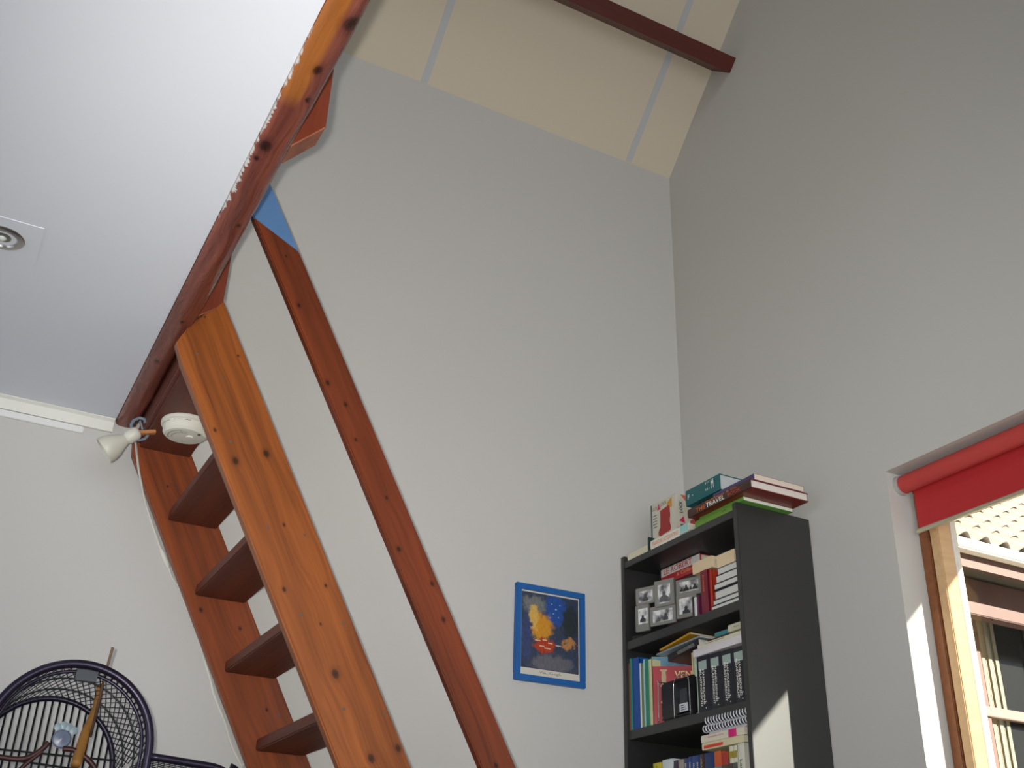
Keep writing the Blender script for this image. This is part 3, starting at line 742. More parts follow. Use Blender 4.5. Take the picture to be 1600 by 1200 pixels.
bm = bmesh.new(); cy = -0.012
add_prism(bm, [(-a+cy, b*0.86+0.008) for a, b in boot_pts()], 'x', BX0-0.0012-ro.x, BX0-0.0002-ro.x)
mesh_obj('printed_boot', bm, flat((150, 36, 34), 0.45, var=0.25, scale=80), root)
fx = BX0-ro.x-0.0002; hh = BZ1-BZ0
lettering('ULTR', INK_K, root, (fx, 0.045, hh-0.020), (0, -1, 0), (0, 0, 1), 0.026, 0.012, name='lettering')
lettering('LOCK', INK_K, root, (fx, -0.003, hh-0.016), (0, -1, 0), (0, 0, 1), 0.034, 0.012, name='lettering')
def tri(name, pts, mat): bm = bmesh.new(); add_prism(bm, pts, 'x', fx-0.0008, fx); mesh_obj(name, bm, mat, root)
MAG = flat((196, 34, 84), .5)
tri('triangle_mark', [(.032, hh-.030), (.014, hh-.030), (.023, hh-.008)], MAG)
tri('printed_panel', [(-.022, hh-.040), (-.050, hh-.040), (-.050, hh-.008), (-.022, hh-.020)], flat((200, 140, 60), .5, var=.3, scale=120))
for k in range(5): tri('text_line', [(.058, .050+k*.010), (.036, .050+k*.010), (.036, .052+k*.010), (.058, .052+k*.010)], INK_K)
ny = BY0-ro.y-0.0002
def yface(s, cx, cz, w, h_, mat=INK_K): lettering(s, mat, root, (cx, ny, cz), (0, 0, 1), (-1, 0, 0), w, h_, 0.02, 'lettering')
yface('ULTR', BX0+.022-ro.x, .018, .030, .013); yface('LOCK', BX0+.020-ro.x, .090, .040, .013)
bm = bmesh.new(); add_prism(bm, [(BX0+.012-ro.x, .042), (BX0+.034-ro.x, .036), (BX0+.030-ro.x, .060)], 'y', ny-0.0008, ny); mesh_obj('triangle_mark', bm, MAG, root)
bm = bmesh.new(); add_prism(bm, [(BX0+.020-ro.x, .133), (BX0+.06-ro.x, .095), (BX0+.07-ro.x, .133)], 'y', ny-0.0008, ny); mesh_obj('printed_panel', bm, flat((200, 90, 60), .5, var=.3, scale=120), root)
# loose sheet sticking out of the pile
root = box('paper_slip', 1.958, 2.02, 2.555, 2.62, BT+0.001, BT+0.003, flat((206, 208, 200), .7), None); tag(root, 'pale paper slip poking out at the front edge of the bookcase top', 'paper')

# ---- shelf 1: photo collage, dictionary, leaning books, notebooks
S1 = shelf_tops[0]
MET = flat((150, 150, 144), 0.4, 0.55, var=0.05)
XC = 1.972
def bw_mat(seed):
    n = N('black_white_photo'); tc = n.n('ShaderNodeTexCoord'); mp = n.n('ShaderNodeMapping'); n.l(tc.outputs['Object'], mp.inputs[0]); mp.inputs['Location'].default_value = (seed*3.1, seed, seed*1.7)
    f = n.noise(mp.outputs[0], 30, 2, 0.5); n.l(n.ramp(f, [(0.34, (.10, .10, .11, 1)), (0.46, (.42, .42, .43, 1)), (0.56, (.74, .74, .73, 1))]), n.b.inputs['Base Color']); n.b.inputs['Roughness'].default_value = 0.35
    return n.m
TH_ = math.radians(19)
P0 = atX(994, 975, XC); ev = Vector((math.sin(TH_), -math.cos(TH_), 0)); nv_ = Vector((math.cos(TH_), math.sin(TH_), 0))
root = thing('photo_collage_frame', 'silver collage frame holding six black and white photographs on the upper shelf', 'photo frame', (P0.x, P0.y, S1), (0, 0, TH_))
def U(px, py):
    d = ray(px, py); t = (P0 - CAM).dot(nv_)/d.dot(nv_); q = CAM + d*t
    return -(q - P0).dot(ev), q.z - S1
def pane(pts, inner, depth, seed, figures):
    (a0, b1), (a1, b0) = U(*pts[0]), U(*pts[1])
    box('frame_panel', 0.0-depth, 0.004, min(a0, a1), max(a0, a1), max(0.0005, min(b0, b1)), max(b0, b1), MET, root, bev=0.001)
    (c0, d1), (c1, d0) = U(*inner[0]), U(*inner[1]); d0 = max(0.004, d0)
    ph = box('photograph', -depth-0.0006, -depth, min(c0, c1), max(c0, c1), min(d0, d1), max(d0, d1), bw_mat(seed), root)
    w = abs(c1-c0); h = abs(d1-d0)
    for (fx_, fy_, s, c) in figures:         # small figures: head and shoulders as flat print
        bm = bmesh.new()
        k = [(s*.5*math.cos(t)*.6, s*.5*math.sin(t)*.75+s*.55) for t in [2*PI*i/10 for i in range(10)]]
        add_prism(bm, [(w*(.5-fx_)+a, h*fy_+b) for a, b in k], 'x', -0.0012, -0.0004)
        k = [(-s*.75, -s*.6), (s*.75, -s*.6), (s*.7, 0.0), (s*.3, s*.3), (-s*.3, s*.3), (-s*.7, 0.0)]
        add_prism(bm, [(w*(.5-fx_)+a, max(0.0, h*fy_+b)) for a, b in k], 'x', -0.0012, -0.0004)
        mesh_obj('figure', bm, flat((c, c, c+2), .4), ph)
# corner pairs are (top-left pixel, bottom-right pixel) on the frame plane
pane(((994, 921), (1024, 941)), ((999, 926), (1021, 938)), 0.004, 1, [(.5, .30, .015, 70)])
pane(((1024, 910), (1056, 944)), ((1030, 916), (1050, 941)), 0.008, 2, [(.5, .3, .024, 96)])
pane(((1057, 908), (1100, 926)), ((1063, 911), (1093, 921)), 0.005, 3, [(.12, .25, .009, 50), (.36, .3, .013, 40), (.6, .25, .008, 60), (.82, .3, .012, 44)])
pane(((994, 948), (1016, 985)), ((999, 953), (1014, 974)), 0.006, 4, [(.5, .3, .015, 60)])
pane(((1016, 950), (1057, 972)), ((1021, 956), (1052, 968)), 0.003, 5, [(.3, .2, .010, 84), (.65, .3, .014, 70)])
pane(((1058, 932), (1091, 962)), ((1063, 937), (1085, 957)), 0.007, 6, [(.5, .15, .018, 54)])
# supporting strut so it stands
box('easel_back', 0.0045, 0.045, -0.02, 0.02, 0.0005, 0.012, INK_K, root)
# hidden books carrying the dictionary
d1 = atX(1034, 905, 2.03)
bz = S1
book('worn brown book lying behind the photo frame under the dictionary', 'book', (2.085, 2.770, bz), 0.14, 0.090, 0.20, (70, 44, 38), lying=True)
book('grey book lying behind the photo frame directly under the dictionary', 'book', (2.082, 2.770, bz+0.0905), 0.14, 0.100, 0.20, (74, 70, 70), lying=True)
book('French dictionary with white and red spine lying behind the photo frame', 'book', (2.072, 2.772, bz+0.191), 0.155, 0.052, 0.215, (176, 46, 52), lying=True, titles=(('LE ROBERT', INK_R, .44, .27, .155, .019, 'along'), ('& Collins', flat((228, 150, 110), .5), .62, -.2, .09, .012, 'along')))
r = bpy.data.objects['book.%03d' % 11] if 'book.011' in bpy.data.objects else None
o = box('spine_band', 2.0693, 2.0700, 2.666, 2.878, bz+0.217, bz+0.2425, flat((204, 204, 198), .5), None)
dic = [x for x in bpy.data.objects if x.get('label', '').startswith('French dictionary')][0]
bpy.context.view_layer.update()
o.parent = dic; o.matrix_parent_inverse = dic.matrix_world.inverted(); o['label'] = 'white lettered band of the spine'
# leaning crimson book, spines and notebooks
book('dark crimson book leaning at the middle of the upper shelf', 'book', (1.975, 2.529, S1), 0.13, 0.034, 0.132, (112, 22, 44), lean=-0.0, titles=(('ROMAN', INK_O, .7, .0, .05, .008, 'down'),))
book('orange-red hardback leaning against the crimson book on the upper shelf', 'book', (1.980, 2.503, S1), 0.13, 0.013, 0.128, (168, 52, 32), lean=-0.0)
book('small white-spined booklet standing at the right of the photo frame', 'book', (1.974, 2.575, S1), 0.06, 0.012, 0.060, (206, 206, 206), hard=False)
book('small black booklet standing next to the white-spined one on the upper shelf', 'book', (1.974, 2.587, S1), 0.05, 0.009, 0.064, (34, 36, 44), hard=False)
book('thin plum booklet standing left of the crimson book on the upper shelf', 'book', (1.974, 2.561, S1), 0.07, 0.010, 0.062, (90, 30, 60), hard=False)
nb = [((40, 38, 42), .013), ((50, 50, 60), .016), ((34, 34, 42), .026), ((40, 40, 50), .018), ((32, 34, 44), .024), ((50, 50, 60), .022)]
z = S1; lab = ['thin dark notebook at the very bottom of the notebook pile on the upper shelf', 'pale grey notebook second from the bottom of the pile on the upper shelf', 'thick black-covered notebook third from the bottom of the upper shelf pile', 'charcoal notebook fourth from the bottom of the upper shelf pile', 'black-covered pad fifth from the bottom of the upper shelf pile', 'grey-covered pad at the top of the notebook pile on the upper shelf']
for i, (c_, t) in enumerate(nb):
    book(lab[i], 'notebook', (1.972+0.003*(i % 3), 2.4345-.0030*i, z), 0.19, t, 0.130-.006*i, c_, lying=True, hard=True, pages=(212, 212, 206), nospine=True, group='notebooks piled on the upper shelf', cat='notebook'); z += t+0.0006
PZ = z
book('cream-edged thick paperback lying open-ended above the crimson book', 'book', (1.978, 2.538, S1+0.1335), 0.13, 0.036, 0.094, (206, 176, 140), lying=True, hard=False, pages=(224, 206, 172), spine=(214, 192, 156))
book('cream paperback lying on top of the notebook pile on the upper shelf', 'book', (1.982, 2.430, PZ), 0.13, 0.040, 0.082, (214, 192, 158), lying=True, hard=False, pages=(224, 206, 172), spine=(218, 196, 160))

# ---- shelf 2
S2 = shelf_tops[1]; XB2 = 1.972
def ypx(px, py, X=XB2): return atX(px, py, X).y
def row(items, base, X, w=0.15, kind='book'):
    for (pxl, pxr, pyt, pyref, c_, lab_, tl_) in items:
        ya, yb = ypx(pxl, pyref, X), ypx(pxr, pyref, X); t = abs(ya-yb)-0.0008; zt = atX((pxl+pxr)/2, pyt, X).z
        book(lab_, kind, (X, (ya+yb)/2, base), w, t, zt-base, c_, hard=t > 0.012, titles=tl_)
row([(976, 980.0, 1037, 1080, (206, 190, 160), 'thin cream book, first at the left of the middle shelf', ()),
     (980, 984.5, 1037, 1080, (176, 74, 44), 'thin orange-red book near the left of the middle shelf', ()),
     (984.5, 988.5, 1029, 1080, (52, 132, 116), 'thin green book left of the thick blue one', ()),
     (988.5, 1000, 1028, 1080, (16, 74, 150), 'thick plain blue book standing on the middle shelf', ()),
     (1000, 1002.5, 1036, 1080, (200, 206, 200), 'thin white booklet right of the thick blue book', ()),
     (1002.5, 1006, 1036, 1080, (110, 120, 92), 'thin olive-grey magazine on the middle shelf', ()),
     (1006, 1008.5, 1030, 1080, (150, 196, 196), 'thin pale blue magazine beside the olive one', ()),
     (1008.5, 1014.5, 1030, 1080, (40, 128, 104), 'green book standing left of the cream one on the middle shelf', ()),
     (1014.5, 1019.5, 1030, 1080, (196, 194, 150), 'cream book standing between the green one and the travel guides', ())], S2, XB2)
# picture-covered guide books turned to show their front covers
def cover_book(label, px_tl, px_bl, px_tr, X, ang, w, h, t, front, deco):
    p = atX(*px_bl, X)
    r = thing('guide_book', label, 'book', (X, p.y, S2), (0, 0, 0))
    r.matrix_basis = Matrix.Translation((X, p.y, S2)) @ Matrix.Rotation(ang, 4, 'Z')    # local x along the cover, local y = thickness behind
    mm = flat(front, .4, var=.06)
    bm = bmesh.new(); add_box(bm, 0, w, 0, .0015, 0, h); add_box(bm, 0, w, t-.0015, t, 0, h); add_box(bm, -.0005, .001, 0, t, 0, h); mesh_obj('cover', bm, mm, r)
    bm = bmesh.new(); add_box(bm, .001, w-.002, .0015, t-.0015, .002, h-.002); mesh_obj('pages', bm, flat((214, 208, 190), .8), r)
    deco(r, w, h); return r
def deco1(r, w, h):
    n = N('pastel_cover_print'); v = n.coord(); f = n.noise(v, 14, 3, .5, 1.0)
    n.l(n.ramp(f, [(.32, lin((60, 104, 136))), (.46, lin((96, 140, 166))), (.56, lin((70, 130, 140))), (.68, lin((150, 150, 140)))]), n.b.inputs['Base Color']); n.b.inputs['Roughness'].default_value = .35
    box('cover_print', .002, w-.002, -.0006, 0, .002, h-.002, n.m, r)
def deco2(r, w, h):
    box('dark_panel', .024, w*.42, -.0006, 0, .012, h-.05, flat((46, 28, 22), .4), r)
    lettering('VENICE', flat((226, 196, 140), .5), r, (w*.66, -.0006, h-.026), (1, 0, 0), (0, 0, 1), w*.55, .022, .015)
    for zc_ in (.02, .07, .118):
        bm = bmesh.new(); add_lathe(bm, [(.010, 0), (.006, .006), (.0075, .025), (.006, .042), (.011, .046), (.011, .05)], 10, Matrix.Translation((.034, -.0008, zc_)) @ Matrix.Diagonal((1, .06, 1, 1))); mesh_obj('printed_column', bm, flat((170, 150, 116), .5), r)
ANG = math.radians(-38)
cover_book('large pale blue picture-covered book behind the Venice guide', (1020, 1030), (1021, 1120), (1080, 1035), 1.985, ANG, 0.195, 0.212, .010, (150, 160, 150), deco1)
cover_book('red Venice guide book leaning out on the middle shelf behind the black box', (1026, 1046), (1022, 1127), (1091, 1056), 1.974, ANG, 0.175, 0.178, .012, (160, 40, 48), deco2)
# black desk box with a steel wire bookend
p = atX(1038, 1127, 1.966)
root = thing('black_storage_case', 'black case with a small white label standing on the middle shelf', 'case', (1.968, 2.690, S2))
BK = flat((22, 20, 24), .3, var=.1)
box('body', 0, .09, -.090, .070, 0.0005, .116, BK, root, bev=.006)
box('front_panel', -.004, .0005, -.078, -.008, .010, .106, flat((16, 16, 18), .2), root, bev=.006)
box('emblem_panel', -.0052, -.004, -.068, -.034, .038, .080, flat((50, 56, 58), .35, var=.5, scale=150), root, bev=.001)
box('paper_label', -.0062, -.0050, -.070, -.030, .014, .037, flat((200, 206, 214), .6), root)
for k in range(3): box('text_line', -.0070, -.0062, -.064+.004*k, -.038, .018+.006*k, .020+.006*k, INK_K, root)
root = thing('wire_bookend', 'bent chrome wire bookend holding the black case on the middle shelf', 'bookend', (1.966, 2.720, S2))
CHR = flat((190, 188, 182), .2, .95, var=.02)
def wire(pts, r_=.0016): bm = bmesh.new(); add_tube(bm, smooth_path([Vector(q) for q in pts], 5), r_, 8); mesh_obj('wire', bm, CHR, root, smooth=True)
wire([(-.005, -.035, .001), (-.005, -.035, .085), (-.005, -.042, .108), (-.005, -.068, .122), (-.005, -.098, .116), (-.005, -.112, .095), (-.005, -.113, .001)])
wire([(-.005, .044, .002), (-.004, .044, .116), (-.004, .040, .119), (.05, .040, .119)])
wire([(-.005, .044, .002), (-.012, .042, .0), (-.014, .042, -.006)], .0014)
# ring binders
BIND = (26, 28, 36)
bl_ = [('left end', 1089, 1108), ('second from the left', 1108, 1126), ('third from the left', 1126, 1145), ('right end', 1145, 1166)]
hp = [1089.5, 1109, 1128, 1147, 1166]; ztop = atX(1160, 1005, XB2).z - S2
for i, (w_, a, b) in enumerate(bl_):
    ya, yb = ypx(hp[i], 1050, XB2), ypx(hp[i+1], 1050, XB2); t = ya-yb-.0008
    r = book('tall black handbook with white spine text, %s of four' % w_, 'handbook', (XB2, (ya+yb)/2, S2), 0.19, t, ztop-0.002*i, BIND, titles=(('HANDLEIDING', INK_W, .44, -.05, .098, .0085, 'down'), ('BELASTINGRECHT', INK_W, .43, .17, .108, .0085, 'down'), ('-', INK_W, .17, -.1, .002, .014, 'down'), ('.', INK_W, .06, -.15, .004, .004, 'down')), group='black handbooks on the middle shelf')
    box('spine_label', -0.0030, -0.0020, -.018, .018, ztop-.040-.002*i, ztop-.014-.002*i, flat((150, 168, 160), .5), r)
# what lies on the handbooks
z = S2 + ztop + .001
for c_, t, ln, yc, X_, lb, tt in (((206, 200, 204), .022, .225, 2.474, 1.966, 'white book lying directly on the black handbooks', ()),
                         ((204, 198, 176), .012, .205, 2.466, 1.970, 'cream book lying second above the black handbooks', (('Antwoorden en oefeningen', INK_K, .4, .1, .09, .004, 'along'),)),):
    book(lb, 'book', (X_, yc, z), .16, t, ln, c_, lying=True, hard=False, pages=(210, 206, 204), titles=tt); z += t+.0006
book('pale book with a small dark mark lying at the right of the pile on the handbooks', 'book', (1.972, 2.398, z), .14, .0, .07, (198, 190, 170), lying=True) if False else None
book('dark brown booklet lying on the cream book on the handbooks', 'book', (1.974, 2.475, z-0.0), .12, .0055, .10, (70, 34, 28), lying=True, hard=False, spine=(70, 34, 28))
book('pale green-grey book with a small dark mark lying rightmost above the handbooks', 'book', (1.972, 2.394, z+.0062), .14, .020, .064, (186, 182, 158), lying=True, hard=False, titles=(('Recht', INK_K, .6, 0, .02, .004, 'along'),))
book('small teal book lying beside the pale one above the handbooks', 'book', (1.974, 2.459, z+.0062), .14, .012, .062, (58, 120, 122), lying=True, hard=False)
# magazines leaning up behind
def leaning(label, pl, pr_, X, t, c_, title=None):
    a, b = atX(*pl, X), atX(*pr_, X); ln = (b-a).length
    r = thing('magazine', label, 'magazine', a)
    xd = (b-a).normalized(); r.matrix_basis = plank_matrix(a, xd, Vector((1, 0, 0)))       # local x along the spine, y into the shelf
    bm = bmesh.new(); add_box(bm, 0, ln, 0, .14, -t/2, t/2); mesh_obj('pages', bm, flat((190, 188, 180), .8), r)
    bm = bmesh.new(); add_box(bm, 0, ln, -.001, .0, -t/2, t/2); add_box(bm, 0, ln, -.001, .14, -t/2-.001, -t/2); add_box(bm, 0, ln, -.001, .14, t/2, t/2+.001); mesh_obj('cover', bm, flat(c_, .35), r)
    if title: lettering(title, flat((150, 152, 148), .5), r, (ln*.6, -.0014, 0), (1, 0, 0), (0, 0, 1), ln*.55, t*.6)
    return r
leaning('yellow-edged magazine, uppermost of those leaning behind the middle shelf books', (1031, 1016), (1079, 989), 1.99, .004, (190, 140, 40))
leaning('grey-edged magazine, second of those leaning behind the middle shelf books', (1026, 1023), (1094, 994), 1.985, .003, (130, 140, 146))
leaning('black book with white title leaning behind the middle shelf books', (1044, 1029), (1092, 1003), 1.985, .018, (28, 26, 28), 'NEDERLANDS KERNBOEK')
row([(1080.5, 1083, 1020, 1030, (196, 170, 120), 'narrow tan booklet standing left of the black handbooks', ()),
     (1083.5, 1088.5, 1020, 1030, (170, 190, 170), 'narrow pale green booklet touching the black handbooks', ())], S2, 1.985, 0.12)

# ---- shelf 3
S3 = shelf_tops[2]
pk = flat((200, 26, 110), .5)
def rowz(items, base, X, zt):
    for (pa, pb, h, c_, lab_, tl_, bands) in items:
        ya, yb = ypx(pa, 1190, X), ypx(pb, 1190, X); t = abs(ya-yb)-.0008
        book(lab_, 'book', (X, (ya+yb)/2, base), .13, t, h, c_, titles=tl_, hard=False, bands=bands)
rowz([(1020.5, 1034.5, .176, (190, 176, 40), 'yellow book standing alone left on the lowest shelf in view', (('7', INK_K, .92, 0, .006, .008, 'cross'),), ()),
      (1035, 1052, .180, (196, 204, 206), 'white book with a curved black line on the lowest shelf in view', (('IMIIIM', INK_K, .74, 0, .03, .012, 'cross'),), ()),
      (1053, 1060, .172, (60, 44, 66), 'dark purple book right of the white one on the lowest shelf in view', (), ()),
      (1060, 1069, .172, (150, 140, 130), 'grey book among the blue ones on the lowest shelf in view', (), ()),
      (1069, 1076, .172, (38, 56, 104), 'first blue paperback left of the row on the lowest shelf in view', (('ENGELS', INK_W, .8, 0, .04, .006, 'down'),), ()),
      (1076, 1082, .174, (34, 60, 118), 'second blue paperback of the row on the lowest shelf in view', (('WERKBOEK', INK_W, .8, 0, .04, .006, 'down'),), ()),
      (1082, 1088, .174, (40, 70, 120), 'third blue paperback of the row on the lowest shelf in view', (('FRANS', INK_W, .8, 0, .03, .006, 'down'),), ()),
      (1088, 1094, .174, (30, 52, 104), 'fourth blue paperback of the row on the lowest shelf in view', (('DUITS', INK_W, .8, 0, .03, .006, 'down'),), ()),
      (1094, 1100.5, .174, (66, 48, 48), 'dark book with gold mark right of the blue paperbacks', (('ATLAS', flat((206, 170, 90), .4), .85, 0, .03, .006, 'down'),), ()),
      (1101, 1116, .174, (26, 50, 96), 'blue book with a red foot and white letters, lowest shelf in view', (('VOX', INK_W, .56, .1, .04, .013, 'down'),), ((0, .72, (186, 28, 70)),)),
      (1116.5, 1128, .174, (190, 84, 34), 'orange-topped blue book on the lowest shelf in view', (), ((0, .76, (52, 128, 160)),)),
      (1128.5, 1140, .167, (70, 66, 58), 'mottled red and green book on the lowest shelf in view', (), ((.8, 1, (160, 50, 40)), (0, .5, (40, 90, 130)))),
      (1140.5, 1147, .180, (206, 202, 176), 'white book with a dark oblong picture, left one of the pair', (), ((.35, .75, (74, 60, 60)), (.82, .92, (150, 130, 40)))),
      (1147, 1153.5, .180, (204, 202, 180), 'white book with a dark oblong picture, right one of the pair', (), ((.35, .75, (70, 78, 72)), (.82, .92, (150, 130, 40)))),
      (1154, 1165, .182, (206, 204, 190), 'white book with green lettering near the right side of the lowest shelf in view', (('Larousse', flat((50, 110, 76), .5), .55, 0, .08, .011, 'down'),), ())], S3, 1.974, 0)
book('narrow dark book against the right side of the lowest shelf in view', 'book', (1.975, 2.3665, S3), .13, .010, .205, (40, 22, 30), hard=False)
z = S3 + 0.1755
yA = 2.49
book('cream book with a red printed strip lying on the lowest visible book row', 'book', (1.968, 2.475, z+.0068), .14, .019, .185, (206, 196, 160), lying=True, hard=False, titles=(), bands=()); rr = bpy.data.objects[-1] if False else None
cr = [x for x in bpy.data.objects if x.get('label', '').startswith('cream book with a red printed strip')][0]
box('spine_field', -0.003, -0.0022, -.006, .002, .010, .095, flat((206, 66, 52), .5), cr)
z2 = z + .0068 + .0196
b2 = book('white book with a pink square lying second above the lowest visible book row', 'book', (1.968, 2.475, z2), .14, .020, .190, (208, 202, 182), lying=True, hard=False, titles=(('Maatschappelijke economie', flat((196, 90, 150), .5), .36, .1, .07, .005, 'along'),))
box('spine_field', -0.003, -0.0022, -.010, .010, .124, .158, pk, b2)
z3 = z2 + .0206
b3 = book('pale thin book lying third above the row of the lowest shelf in view', 'book', (1.972, 2.452, z3), .14, .006, .170, (186, 180, 184), lying=True, hard=False)
z4 = z3 + .0066
def spiral(label, z, yc, ln, r_, X):
    r = thing('spiral_notebook', label, 'notebook', (X, yc, z), group=None)
    box('pages', .006, .15, -ln/2, ln/2, .003, .003+2*r_-.006, flat((52, 52, 62), .5), r)
    bm = bmesh.new(); n_ = int(ln/.0125)
    for i in range(n_):
        y = -ln/2 + ln*(i+.5)/n_
        add_tube(bm, [Vector((.008+r_*1.1*math.cos(a), y+.0012*math.sin(a), r_+r_*math.sin(a))) for a in [2*PI*k/10 for k in range(10)]], .0019, 6, closed=True)
    mesh_obj('spiral_binding', bm, flat((206, 206, 212), .3, .3), r, smooth=True)
spiral('black spiral-bound notebook, lower of the two on the lowest shelf in view', z4, 2.462, .200, .0095, 1.966)
spiral('black spiral-bound notebook, topmost on the lowest shelf in view', z4+.0195, 2.455, .190, .0115, 1.968)

# ---------------------------------------------------------------- window in the gable
XG = 2.335
win = bpy.data.objects.new('window_1', None); COL.objects.link(win); win['kind'] = 'structure'; win.location = (XG, WY1, WZ0)
wo = win.location
WW = wood('window_frame_wood', (104, 60, 36), (150, 94, 56), rough=0.4, contrast=0.6)
WWS = wood('window_sash_wood', (186, 146, 104), (222, 186, 140), rough=0.4, contrast=0.5)
def wb_(name, x0, x1, y0, y1, z0, z1, mat, bev=.0025): return box(name, x0-wo.x, x1-wo.x, y0-wo.y, y1-wo.y, z0-wo.z, z1-wo.z, mat, win, bev)
for (a, b) in ((WY1-.032, WY1), (WY0, WY0+.032)): wb_('frame_stile', XG, XG+.085, a, b, WZ0+.05, WZ1-.05, WW)
wb_('frame_head', XG, XG+.085, WY0, WY1, WZ1-.05, WZ1, WW); wb_('frame_sill', XG-.02, XG+.085, WY0, WY1, WZ0, WZ0+.05, WW)
for (a, b) in ((WY1-.066, WY1-.036), (WY0+.036, WY0+.066)): wb_('sash_stile', XG+.002, XG+.052, a, b, WZ0+.09, WZ1-.09, WWS)
wb_('sash_rail', XG+.002, XG+.052, WY0+.036, WY1-.036, WZ1-.09, WZ1-.054, WWS); wb_('sash_rail', XG+.002, XG+.052, WY0+.036, WY1-.036, WZ0+.054, WZ0+.09, WWS)
for (a, b) in ((WY1-.0665, WY1-.058), (WY0+.058, WY0+.0665)): wb_('glazing_bead', XG+.0525, XG+.076, a, b, WZ0+.088, WZ1-.088, flat((222, 214, 206), .4), .001)
n = N('window_glass'); t = n.n('ShaderNodeBsdfTransparent'); g = n.n('ShaderNodeBsdfGlossy'); g.inputs['Roughness'].default_value = 0.01; mx = n.n('ShaderNodeMixShader')
lw = n.n('ShaderNodeLayerWeight'); lw.inputs[0].default_value = 0.25; n.l(n.math('MULTIPLY', lw.outputs['Fresnel'], 0.6), mx.inputs[0]); n.l(t.outputs[0], mx.inputs[1]); n.l(g.outputs[0], mx.inputs[2]); n.l(mx.outputs[0], n.out.inputs[0])
t.inputs[0].default_value = (0.93, 0.95, 0.94, 1)
wb_('glass_pane', XG+.060, XG+.061, WY0+.066, WY1-.0665, WZ0+.09, WZ1-.09, n.m, 0)
# roller blind
XT = 2.290; rt = .026
root = thing('roller_blind', 'red roller blind half raised at the top of the window', 'blind', (XT, (WY0+WY1)/2, WZ1-.06))
ro = root.location; RED1 = flat((184, 62, 58), .55, var=.06); RED2 = flat((178, 38, 40), .6, var=.05)
zt_ = H + 1.200
bm = bmesh.new(); add_lathe(bm, [(0, 0), (rt, 0), (rt, WY1-WY0-.03), (0, WY1-WY0-.03)], 32, Matrix.Translation((0, WY0+.015-ro.y, zt_-ro.z)) @ Matrix.Rotation(-PI/2, 4, 'X')); o = mesh_obj('roller', bm, RED1, root); auto_smooth(o, 40)
xf = XT + rt - .004
box('fabric', xf-ro.x, xf+.0012-ro.x, WY0+.028-ro.y, WY1-.026-ro.y, H+1.068-ro.z, zt_-ro.z, RED2, root)
ALU = flat((196, 190, 164), .3, .5, var=.03)
bm = bmesh.new(); add_tube(bm, [(xf-ro.x, WY0+.02-ro.y, H+1.064-ro.z), (xf-ro.x, WY1-.018-ro.y, H+1.064-ro.z)], .0068, 14); o = mesh_obj('bottom_bar', bm, ALU, root); auto_smooth(o, 50)
for yy in (WY0+.007, WY1-.007):
    bm = bmesh.new(); add_lathe(bm, [(0, -.006), (rt+.003, -.006), (rt+.003, .006), (0, .006)], 28, Matrix.Translation((0, yy-ro.y, zt_-ro.z)) @ Matrix.Rotation(-PI/2, 4, 'X')); o = mesh_obj('bracket', bm, flat((170, 166, 162), .4), root); auto_smooth(o, 40)

# ---------------------------------------------------------------- bird cage
CX, CYa, CYb, CR, CZ = 0.262, 2.30, 2.68, 0.150, H+0.325
IRON = flat((38, 32, 50), .32, .55, var=.2, scale=60); IRON2 = flat((34, 40, 40), .4, .5, var=.2)
cage = thing('bird_cage', 'dark wrought-metal bird cage with a round mesh vault in the lower left corner', 'cage', (CX, (CYa+CYb)/2, 0))
co = Vector(cage.location)
def L(p): return Vector(p) - co
def archpts(y, r, z0=None, n_=36, a0=0, a1=180):
    return [L((CX + r*math.cos(math.radians(a0+(a1-a0)*k/n_)), y, CZ + r*math.sin(math.radians(a0+(a1-a0)*k/n_)))) for k in range(n_+1)]
BASEZ = 0.55
def full(y, r): return [L((CX+r, y, BASEZ))] + archpts(y, r) + [L((CX-r, y, BASEZ))]
for nm, y, r_, t_ in (('front_arch', CYa, CR, .0085), ('front_arch', CYa+.016, CR-.012, .0035), ('rear_arch', CYb, CR-.004, .0065)):
    bm = bmesh.new(); add_tube(bm, full(y, r_), t_, 12); o = mesh_obj(nm, bm, IRON, cage, smooth=True)
# shoulders
def shoulder(s, y): return [L((CX+s*CR, y, CZ-.008)), L((CX+s*(CR+.10), y, CZ-.014)), L((CX+s*(CR+.14), y, CZ-.018)), L((CX+s*(CR+.165), y, CZ-.030)), L((CX+s*(CR+.175), y, CZ-.055)), L((CX+s*(CR+.175), y, BASEZ))]
for s in (1, -1):
    for y in (CYa, CYb):
        bm = bmesh.new(); add_tube(bm, smooth_path(shoulder(s, y), 4), .0075 if y == CYa else .005, 10); mesh_obj('shoulder_frame', bm, IRON, cage, smooth=True)
    # shoulder mesh
    bm = bmesh.new(); path = [L((CX+s*(CR+.002), 0, CZ-.006)), L((CX+s*(CR+.145), 0, CZ-.016)), L((CX+s*(CR+.172), 0, CZ-.045))]
    n_ = 16; m_ = 12
    def sp(u_, v_):
        u_ = min(1, max(0, u_)); q = path[0].lerp(path[1], u_/.8) if u_ < .8 else path[1].lerp(path[2], (u_-.8)/.2)
        return Vector((q.x, CYa + (CYb-CYa)*v_ - co.y, q.z))
    for d in (1, -1):
        for k in range(-m_, n_+m_, 1):
            pts_ = []
            for j in range(13):
                v_ = j/12; u_ = (k + d*v_*m_*.5)/n_
                if 0 <= u_ <= 1: pts_.append(sp(u_, v_))
            if len(pts_) > 1: add_tube(bm, pts_, .0011, 4)
    mm = mesh_obj('shoulder_mesh', bm, IRON2, cage); mm['kind'] = 'stuff'
